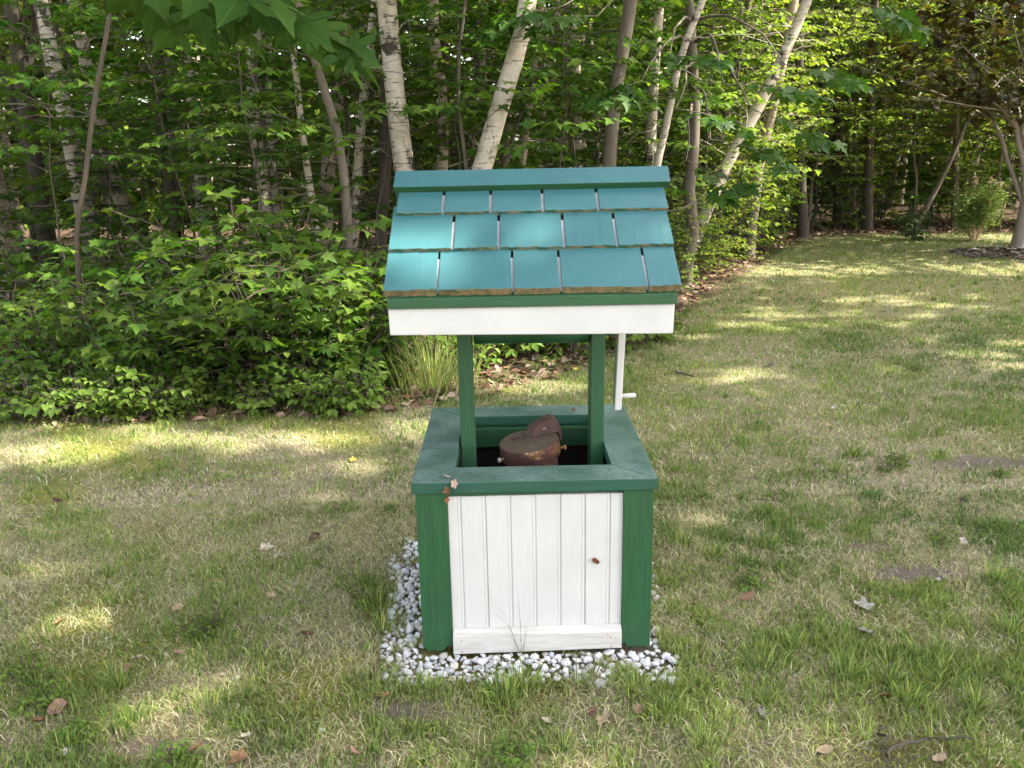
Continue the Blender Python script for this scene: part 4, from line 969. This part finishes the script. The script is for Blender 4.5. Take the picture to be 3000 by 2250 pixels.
while cnt < 88:
    x = r2.uniform(-10, 13); y = float(edge(x))+r2.uniform(2.6, 9.5)
    if abs(x+.06) > .72*(y+2.1)+1: continue
    if any((x-a)**2+(y-b)**2 < .35 for a, b in placed_t): continue
    placed_t.append((x, y)); q = r2.choice([0, 0, 1, 2, 3, 4, 4]) if x < 3 else r2.choice([1, 2, 2, 3, 4, 4])
    put(fil[q], (x, y), r2.uniform(0, 6.28), r2.uniform(.85, 1.2), FL[q], 'tree', FG[q]); cnt += 1

# the far wood behind everything, one mass of leaves
def far_woods():
    n = 96000; x = RNG.uniform(-20, 27, n); y = np.maximum(edge(x), 8)+RNG.uniform(7.5, 13., n); z = RNG.uniform(0, 1, n)*8.0
    k = fnoise(x+z*.7, y*1.3+z, 1.6, 71) > .33; x, y, z = x[k], y[k], z[k]; n = len(x)
    A = np.zeros((n, 10)); A[:, 0], A[:, 1], A[:, 2] = x, y, z; a = RNG.uniform(0, 6.28, n)
    A[:, 3], A[:, 4], A[:, 5] = np.cos(a), np.sin(a), RNG.uniform(-.7, .2, n); A[:, 6:9] = RNG.normal(0, .5, (n, 3)); A[:, 8] += 1; A[:, 9] = RNG.uniform(.2, .42, n)
    return leaves_np('far_woods', A, HEX, M_far)
tag(link('far_woods', far_woods()), 'dense green foliage of the far woods closing off the view', 'woods', kind='stuff')

LIT = [(*gnd(px, py)[:2], rx, ry) for (px, py, rx, ry) in
       [(100, 1330, .5, .16), (450, 1290, .45, .12), (800, 1285, .35, .09), (1050, 1270, .3, .07), (1200, 1250, .2, .06), (250, 1240, .4, .1), (1040, 1345, .12, .04), (1400, 1120, .12, .06), (1600, 1125, .28, .09), (1480, 1100, .15, .1), (1280, 1100, .25, .2),
        (2060, 1110, .16, .05), (2150, 1080, .12, .04), (2280, 1095, .1, .04), (2600, 1080, .12, .04), (2850, 1040, .25, .09), (2930, 1075, .2, .07), (2960, 1010, .2, .08), (2720, 1000, .1, .04), (2480, 1060, .08, .03), (2380, 1130, .1, .03),
        (2050, 985, .16, .04), (2150, 950, .2, .05), (2230, 900, .2, .05), (2330, 925, .15, .05), (2450, 880, .22, .06), (2560, 860, .16, .05), (2640, 890, .2, .06), (2800, 900, .25, .06), (2900, 870, .25, .07), (2980, 840, .2, .07), (2400, 950, .12, .04), (2600, 950, .14, .05), (2700, 930, .1, .04), (2260, 960, .12, .04), (2500, 920, .1, .03),
        (2500, 775, .5, .12), (2700, 765, .6, .16), (2850, 700, 1.2, .6), (2980, 800, .6, .3), (2780, 1880, .17, .05), (2950, 1880, .2, .06), (2620, 1960, .09, .05), (2050, 2180, .17, .06), (2920, 2180, .15, .06), (2650, 1575, .15, .05), (2100, 1550, .1, .05), (1590, 2170, .12, .05)]]
KX, KY = SDIR.x/SDIR.z, SDIR.y/SDIR.z
SOFT = [(x-KX*(1.02+.77*y), y-KY*(1.02+.77*y), .085, .06) for (x, y) in ((-.3, .25), (-.28, .15), (.0, .27), (.13, .27), (.31, .18), (.02, .17), (-.33, .06))]+[(x-KX*.516, y-KY*.516, rx, ry) for (x, y, rx, ry) in ((-.27, .5, .08, .12), (-.08, .62, .13, .06), (-.25, .25, .05, .08))]
def sunlit(x, y):  # leaves of the added shade trees are dropped where this is high
    v = np.zeros_like(x)
    for (a, b, rx, ry) in SOFT: v = np.maximum(v, (1.3-np.hypot((x-a)/(rx+.05), (y-b)/(ry+.05)))*(np.modf(np.abs(np.sin(x*811.3+y*457.7))*97.3)[0] < .42))
    for (a, b, rx, ry) in LIT: v = np.maximum(v, 1.45-np.hypot((x-a)/(rx+.09), (y-b)/(ry+.09)))
    v = v+(fnoise(x, y, .3, 81)-.5)*.7
    e = np.clip((y-edge(x)+.1)/.4, 0, 1)
    v = np.maximum(v, e*((fnoise(x, y, .45, 83)-np.where(x < 1.2, .46, .36))*6))                 # broken light inside the woods
    v = np.maximum(v, np.clip((y-6.8)/.8, 0, 1)*1.2)                      # the far right wood stands in the open sun
    return np.maximum(v, (fnoise(x, y, .4, 85)-.66)*6)                   # stray flecks everywhere
# unseen trees added to cast dappled shade; crowns carved open toward sunlit spots
def big_tree(name, label, x, y, h, r, rx, rz, seed, lm, dens=(70, 60), ls=.15, tmpl=HEX, zc=None):
    rr = np.random.default_rng(seed); o = empty(name, (x, y, float(hz(x, y)))); B = Buf()
    zc = zc or h-rz*.6
    B.tube(wob((0, 0, -.05), (rr.normal(0, .2), rr.normal(0, .2), h), 14, .05, rr), np.linspace(r*1.15, r*.3, 14), 12)
    cm, cc = crown_mesh(rx, rz, dens[0], dens[1], ls, seed, tmpl, lm, carve=(x, y, zc+float(hz(x, y))))
    for q in cc[::2]:
        z0 = max(1.8, zc+q[2]*.5-.8); B.tube(wob((0, 0, min(z0, h-.3)), q+np.array([0, 0, zc]), 7, .06, rr), np.linspace(r*.28, .006, 7), 5)
    link('trunk', B.tubes_mesh('trunk', M_gray), o); link('crown', cm, o, (0, 0, zc)); return tag(o, label, 'tree')
big_tree('added_shade_tree', 'tall unseen tree added to shade the lawn, right of the well', 9.0, -.6, 12.5, .22, 5.2, 2.4, 21, M_leaf, (190, 190), .165, HEX, 11.)
big_tree('added_shade_tree', 'tall unseen tree added to shade the lawn, right of the camera', 13.4, -1.6, 12.5, .22, 4.2, 2.4, 22, M_leaf, (110, 170), .165, HEX, 11.)
big_tree('added_shade_tree', 'tall unseen tree added to shade the lawn, behind the right lawn', 12.8, 5.2, 12., .22, 4.4, 2.4, 23, M_leaf, (120, 170), .165, HEX, 10.5)

# crimson maple on the far right lawn
def crimson():
    b = gnd(2985, 725); o = empty('crimson_maple', (b[0], b[1], float(hz(b[0], b[1])))); rr = np.random.default_rng(9); B = Buf()
    B.tube(np.array([(0, 0, -.05), (0, 0, .08), (.02, 0, .45), (.03, 0, .6)]), np.array([.15, .10, .08, .085]), 12)
    tips = []
    for (dx, dy, z, r_) in ((-.42, -.1, 1.75, .045), (-.15, .2, 1.8, .05), (.12, -.15, 1.9, .05), (.45, .1, 1.8, .045), (-.65, .25, 1.9, .032), (.3, .4, 1.9, .04), (.7, -.3, 1.9, .035), (-.3, -.45, 1.9, .03)):
        P = wob((.02, 0, .5), (dx, dy, z), 7, .02, rr); P[:, 0] -= np.sin(np.linspace(0, 3.14, 7))*dx*.12; B.tube(P, np.linspace(r_, r_*.6, 7), 8)
        for s in range(5): q = P[-1]+np.array([dx*1.6+rr.normal(0, .7), dy*1.6+rr.normal(0, .7), rr.uniform(.0, .9)]); B.tube(wob(P[-1-(s % 2)], q, 5, .03, rr), np.linspace(r_*.45, .004, 5), 5)
    link('trunk', B.tubes_mesh('trunk', M_stem), o)
    n, per = 125, 26; c = rr.normal(0, 1, (n, 3)); c /= np.linalg.norm(c, axis=1)[:, None]; c *= rr.uniform(.3, 1, (n, 1))**.45*np.array([1.95, 1.9, 1.5])
    c[:, 2] = np.where(c[:, 2] < -.95, -.95+rr.normal(0, .12, n), c[:, 2])
    P = np.repeat(c, per, axis=0)+rr.normal(0, 1, (n*per, 3))*np.array([.34, .34, .11]); m_ = n*per; a = rr.uniform(0, 6.28, m_)
    A = np.zeros((m_, 10)); A[:, :3] = P; A[:, 3], A[:, 4], A[:, 5] = np.cos(a), np.sin(a), rr.uniform(-.6, 0, m_); A[:, 6:9] = rr.normal(0, .25, (m_, 3)); A[:, 8] += 1; A[:, 9] = .17*rr.uniform(.7, 1.2, m_)
    link('crown', leaves_np('crown', A, MAPLE, M_crim), o, (.25, 0, 2.82)); return tag(o, 'dark crimson-leaved maple with several grey stems on the right lawn', 'tree')
crimson()
def mulch():
    g_ = gnd(2985, 745); n = 900; r_ = np.sqrt(RNG.uniform(0, 1, n))*.75; a = RNG.uniform(0, 6.28, n); A = np.zeros((n, 10))
    A[:, 0], A[:, 1] = g_[0]+np.cos(a)*r_*1.1, g_[1]+np.sin(a)*r_*.9; A[:, 2] = hz(A[:, 0], A[:, 1])+.05*(1-r_/.8)+.012; b = RNG.uniform(0, 6.28, n)
    A[:, 3], A[:, 4] = np.cos(b), np.sin(b); A[:, 6:9] = RNG.normal(0, .4, (n, 3)); A[:, 8] += 1; A[:, 9] = RNG.uniform(.05, .12, n)
    return leaves_np('bark_mulch', A, t_needle(.22), M_litter, pal(n, [(.10, .075, .06), (.16, .12, .10), (.06, .045, .04), (.24, .2, .18)]))
tag(link('bark_mulch', mulch()), 'ring of grey bark mulch at the foot of the crimson maple', 'mulch', kind='stuff')
# lilac bush
def lilac():
    b = gnd(2855, 705); o = empty('lilac_bush', (b[0], b[1], float(hz(b[0], b[1])))); rr = np.random.default_rng(14); B = Buf(); Fb = Buf()
    for k in range(16):
        az = rr.uniform(0, 6.28); sp = rr.uniform(.08, .34); h = rr.uniform(.45, .78); t = np.array([math.cos(az)*sp, math.sin(az)*sp, h]); P = wob((math.cos(az)*.03, math.sin(az)*.03, -.02), t, 6, .012, rr)
        B.tube(P, np.linspace(.012, .004, 6), 5)
        for j in range(230):
            q = P[rr.integers(3, 6)]+rr.normal(0, 1, 3)*np.array([.075, .075, .075]); a = rr.uniform(0, 6.28)
            B.leaf(q, (math.cos(a), math.sin(a), rr.uniform(-.3, .5)), (rr.normal(0, .5), rr.normal(0, .5), 1), rr.uniform(.035, .065))
    for (x, y, z) in ((-.08, 0, .86), (.14, 0, .86), (.22, .05, .83), (.27, -.02, .80)):
        for j in range(34): Fb.leaf(np.array([x, y, z])+rr.normal(0, 1, 3)*np.array([.016, .016, .03]), rr.normal(0, 1, 3), rr.normal(0, 1, 3), .02)
    link('stems', B.tubes_mesh('stems', M_dowel), o); link('foliage', B.leaf_mesh('foliage', OVAL, M_lil), o); link('blossoms', Fb.leaf_mesh('blossoms', HEX, M_pink), o)
    return tag(o, 'round light green lilac bush with a few pink blooms on the far lawn', 'bush')
lilac()
b = gnd(2715, 715); sh = plant('dark_shrub', shrub_meshes(.55, 8, 7, .16, .09, 620, t_oval(.2), M_hem, M_twig, .4)); put(sh, (b[0], b[1]+.4), 0, .85, 'small dark glossy shrub on the far lawn edge left of the lilac', 'shrub', None)

# maple reaching in over the camera from the left: its hanging leaves fill the top left corner
def overhang(name, label, foot, tips, seed, ls=.125, h=4.2, crown=True):
    rr = np.random.default_rng(seed); o = empty(name, (foot[0], foot[1], float(hz(*foot)))); f = np.array([foot[0], foot[1], 0]); B = Buf()
    B.tube(wob((0, 0, -.05), (0, 0, h), 12, .04, rr), np.linspace(.07, .03, 12), 10)
    for (px, py, Y, L, dx) in tips:
        t = at(px, py, Y)-f; s = np.array([0, 0, min(h-.2, t[2]+.5)]); P = wob(s, t, 8, .02, rr); P[:, 2] += np.sin(np.linspace(0, 3.14, 8))*.15; B.tube(P, np.linspace(.018, .004, 8), 6)
        spray(B, P[-1], np.array(dx), L, rr, ls, 0, .004, .55)
    if crown:
        for k in range(14):
            az = rr.uniform(0, 6.28); z = rr.uniform(2.7, h)
            spray(B, (0, 0, z), (math.cos(az), math.sin(az), .35), rr.uniform(.8, 1.5), rr, ls, 0, .012, .5)
        cl = rr.uniform(-1, 1, (1900, 3))*np.array([1.35, .9, .5])+np.array([2.35, .0, 2.95])  # unseen leaves added overhead to shade the hanging sprays
        for q in cl: B.leaf(q, (rr.normal(), rr.normal(), -.4), (rr.normal(0, .3), rr.normal(0, .3), 1), ls*rr.uniform(.8, 1.2))
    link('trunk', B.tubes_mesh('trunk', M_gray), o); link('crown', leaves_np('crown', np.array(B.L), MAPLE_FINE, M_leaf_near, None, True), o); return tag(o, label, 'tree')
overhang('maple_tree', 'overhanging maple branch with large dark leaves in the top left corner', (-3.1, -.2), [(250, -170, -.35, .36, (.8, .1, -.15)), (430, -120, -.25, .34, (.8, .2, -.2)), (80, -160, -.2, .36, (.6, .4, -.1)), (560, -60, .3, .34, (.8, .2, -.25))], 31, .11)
overhang('maple_tree', 'maple with big bright leaves reaching over the right end of the roof', (1.75, 6.6), [(1980, 330, 4.6, .55, (.6, -.4, -.1)), (2080, 420, 4.8, .5, (.7, -.3, -.1)), (2120, 260, 4.9, .6, (.6, -.3, 0)), (2010, 480, 5.0, .5, (.3, -.5, -.15)), (2200, 330, 5.2, .5, (.6, -.3, -.2)), (1880, 250, 4.6, .5, (-.4, -.4, -.1)), (1960, 180, 4.8, .5, (.1, -.5, 0)), (2300, 200, 5.6, .6, (.6, -.2, -.1)), (1750, 60, 4.4, .5, (-.5, -.3, 0)), (1650, 30, 4.4, .5, (-.6, -.2, -.1)), (2520, 20, 4.4, .4, (.6, -.2, -.2))], 32, .125, 4.0, False)

# ------------------------------------------------------------------ fallen leaves and bits on the lawn
def dead_leaf(label, px, py, size, col, kind='oval', z=None, curl=.3, loc=None, rot=None):
    """dry leaf: ragged outline, crumpled and curled, thin but solid"""
    g_ = gnd(px, py) if loc is None else np.array(loc); rr = np.random.default_rng(int(px*3+py*7+size*1e4)); k = 18
    th = np.linspace(0, 2*math.pi, k, endpoint=False)+rr.normal(0, .08, k)
    asp = .62 if kind == 'oval' else .82
    rad = (1+rr.normal(0, .06, k)) if kind == 'oval' else (.82+.20*np.cos(th*5)+rr.normal(0, .10, k))
    rings = [np.zeros((1, 2))]+[np.stack([np.cos(th)*rad*q*.5*asp, np.sin(th)*rad*q*.5], -1) for q in (.5, 1.)]
    P = np.concatenate(rings); ax = rr.uniform(0, 3.14); u = P[:, 0]*math.cos(ax)+P[:, 1]*math.sin(ax)
    Zl = curl*(2.6*P[:, 0]**2+1.0*P[:, 1]**2)+.35*curl*np.abs(u)+rr.normal(0, .035, len(P))
    V = np.concatenate([P, Zl[:, None]], 1)*size*.85
    i = np.arange(k); j = (i+1) % k
    F3 = np.stack([np.zeros(k, int), 1+i, 1+j], -1); F4 = np.stack([1+i, 1+k+i, 1+k+j, 1+j], -1)
    n = len(V); V2 = np.concatenate([V, V-np.array([0, 0, .0006])])
    c = np.array(col)*.8*(1+rr.uniform(-.3, .2, (n, 1))); c = np.concatenate([c, c*.9])
    me = mesh_np('fallen_leaf', V2, [np.concatenate([F3, F3[:, ::-1]+n]), np.concatenate([F4, F4[:, ::-1]+n])], M_litter, False, c)
    o = link('fallen_leaf', me, None, (g_[0], g_[1], (float(hz(g_[0], g_[1]))+.013) if z is None else z))
    o.rotation_euler = rot or (rnd.uniform(-.35, .45), rnd.uniform(-.4, .4), rnd.uniform(0, 6.28))
    return tag(o, label, 'leaf', 'fallen leaves')
TAN, BRN, PNK, GRY, DRK, YEL, CRM = (.48, .36, .24), (.28, .14, .07), (.42, .25, .20), (.42, .38, .37), (.09, .05, .035), (.62, .50, .10), (.66, .58, .47)
for a in [('large grey-pink curled leaf in the grass at the bottom left corner', 168, 2087, .075, PNK, 'oval'), ('orange-brown curled leaf beside the large one at bottom left', 117, 2122, .05, BRN, 'maple'),
          ('reddish oval leaf standing in a grass tuft, lower left lawn', 372, 1973, .062, (.36, .18, .14), 'oval'), ('pointed tan leaf in the middle of the left lawn', 521, 1792, .055, TAN, 'oval'), ('pale grey triangular leaf on the left lawn', 659, 1811, .052, GRY, 'maple'),
          ('grey-brown crumpled leaf right of the pale grey one', 770, 1822, .045, (.3, .24, .22), 'maple'), ('tan ragged leaf above the grey-brown one', 795, 1756, .05, TAN, 'maple'), ('cream leaf at the upper left lawn, two lying together', 781, 1613, .06, CRM, 'maple'),
          ('cream leaf tip just right of the upper cream leaf', 815, 1640, .045, CRM, 'oval'), ('dark brown folded leaf left of the white gravel', 922, 1583, .062, DRK, 'oval'), ('pinkish leaf on the lawn left of the well cap', 990, 1496, .05, PNK, 'maple'), ('dark brown leaf near the left border', 168, 1472, .05, DRK, 'oval'),
          ('small orange leaf near the left border', 174, 1828, .04, (.5, .3, .16), 'oval'), ('small pink leaf fragment on the lower left lawn', 523, 1922, .035, PNK, 'maple'), ('cream leaf scrap on the lower left lawn', 407, 1937, .045, CRM, 'maple'), ('orange-brown leaf just left of the front gravel', 1123, 2052, .05, (.45, .24, .12), 'maple'),
          ('large orange-brown leaf cut off by the bottom border', 700, 2236, .07, (.45, .25, .12), 'maple'), ('small cream leaf above the bottom border', 724, 2169, .04, CRM, 'maple'), ('dark red-brown leaf in long grass left of the gravel', 900, 1868, .05, (.16, .08, .055), 'oval'), ('small brown leaf near the bottom border, left of centre', 575, 2203, .035, BRN, 'oval'),
          ('small pinkish leaf at the bottom border in front of the gravel', 1039, 2215, .035, PNK, 'oval'), ('rusty leaf on the lawn right of the well', 2188, 1759, .055, (.40, .22, .15), 'maple'), ('big pale grey crumpled leaf on the right lawn', 2531, 1785, .09, (.55, .51, .48), 'maple'), ('pale grey leaf below the big crumpled one', 2534, 1860, .06, (.50, .46, .42), 'maple'),
          ('pale pink leaf near the right border', 2820, 1592, .05, (.6, .48, .44), 'maple'), ('reddish leaf among grass on the lower right lawn', 2591, 2047, .045, (.40, .2, .14), 'maple'), ('grey-purple leaf on the lower right lawn', 2233, 2104, .05, (.36, .31, .33), 'maple'), ('tan leaf near the bottom border on the right', 2417, 2209, .045, TAN, 'oval'),
          ('tan leaf cut by the bottom border on the far right', 2750, 2235, .05, (.5, .38, .28), 'oval'), ('dull red round leaf in front of the gravel', 1732, 2100, .042, (.24, .10, .085), 'oval'), ('tan torn leaf touching the dull red one', 1768, 2120, .05, TAN, 'maple'), ('brown curled leaf right of the tan torn one', 1870, 2092, .04, (.38, .25, .17), 'maple'),
          ('pale ragged leaf in front of the gravel, centre', 1600, 2125, .038, CRM, 'maple'), ('dark leaf with pale edge near the right border', 2820, 1472, .055, (.06, .055, .045), 'oval'), ('yellow-tan leaf on bare ground right of the well', 2430, 1250, .05, (.6, .46, .26), 'oval'), ('small white-pink leaf farther up the right lawn', 2442, 1193, .05, (.66, .58, .54), 'maple'),
          ('grey leaf clump with twig on the upper right lawn', 2253, 1069, .09, (.3, .26, .25), 'maple'), ('small yellow leaf on the right lawn', 2377, 1412, .03, YEL, 'oval'), ('bright yellow leaf left of the well cap', 1035, 1350, .05, YEL, 'maple'), ('yellow leaf under the plants seen between the roof posts', 1690, 1080, .07, YEL, 'maple')]:
    dead_leaf(*a)
# leaves caught on the well itself
dead_leaf('pale dried leaf scrap lying on the front left of the well cap', 0, 0, .026, (.62, .50, .42), 'maple', ZT+.004, .25, at(1312, 1400, .03), (.1, .1, 1.))
dead_leaf('pinkish torn leaf bent over the front edge of the well cap', 0, 0, .034, (.58, .42, .34), 'maple', ZT-.004, .5, (-.212, -.004, 0), (1.1, .1, .4))
dead_leaf('rusty curled leaf hanging on the front of the well cap', 0, 0, .03, (.34, .17, .09), 'maple', ZT-.020, .9, (-.225, -.008, 0), (1.4, .3, -.7))
dead_leaf('small rust-brown leaf caught where the cap meets the white boards', 0, 0, .026, (.33, .15, .08), 'maple', ZT-.046, .8, (-.234, -.004, 0), (1.5, .2, .5))
dead_leaf('tiny brown leaf stuck on the white beadboard front', 0, 0, .027, (.24, .10, .05), 'oval', float(at(1745, 1643, .010)[2]), .3, at(1745, 1643, .0105), (1.5, -.9, .0))
dead_leaf('small brown leaf bit on the back rail beside the right roof post', 0, 0, .022, (.22, .09, .05), 'maple', ZT+.006, .9, (.147, .60, 0), (.2, .2, 0))
def stick(label, pts, r_):
    P = np.array([gnd(*p) for p in pts]); P[:, 2] = hz(P[:, 0], P[:, 1])+.02; b = P[0].copy(); B = Buf(); Q = resample(P, 10)-b; Q += np.random.default_rng(3).normal(0, .004, Q.shape); B.tube(Q, np.linspace(r_, r_*.5, 10), 6)
    tag(link('fallen_twig', B.tubes_mesh('fallen_twig', M_twig), None, tuple(b)), label, 'twig', 'fallen twigs')
stick('crooked dark twig lying in the bottom right corner', [(2580, 2225), (2650, 2190), (2730, 2178), (2850, 2186)], .005)
stick('short forked dark twig crossing the crooked one at bottom right', [(2575, 2140), (2585, 2200), (2605, 2250)], .004)
stick('thin dark twig on the lawn right of the crank handle', [(1975, 1088), (2010, 1097), (2035, 1106)], .008)
stick('pale straw-like stalk on the lawn right of the well', [(2180, 1470), (2230, 1473), (2290, 1484)], .002)
for k, (px, py, s, c) in enumerate([(187, 2212, .024, 'pale blue-grey flat stone in the bottom left corner'), (945, 2145, .014, 'small blue-grey pebble at the lower left of the gravel'), (2748, 1697, .014, 'small white pebble on bare soil at right'), (655, 1978, .012, 'stray white marble chip on the left lawn'), (690, 1990, .014, 'second stray white marble chip on the left lawn'), (312, 1870, .01, 'tiny white pebble on the left lawn')]):
    g_ = gnd(px, py); o = link('pebble', stone_me[k], None, (g_[0], g_[1], float(hz(g_[0], g_[1]))+s*.4)); o.scale = (s, s*.8, s*.5); tag(o, c, 'pebble', 'stray pebbles')
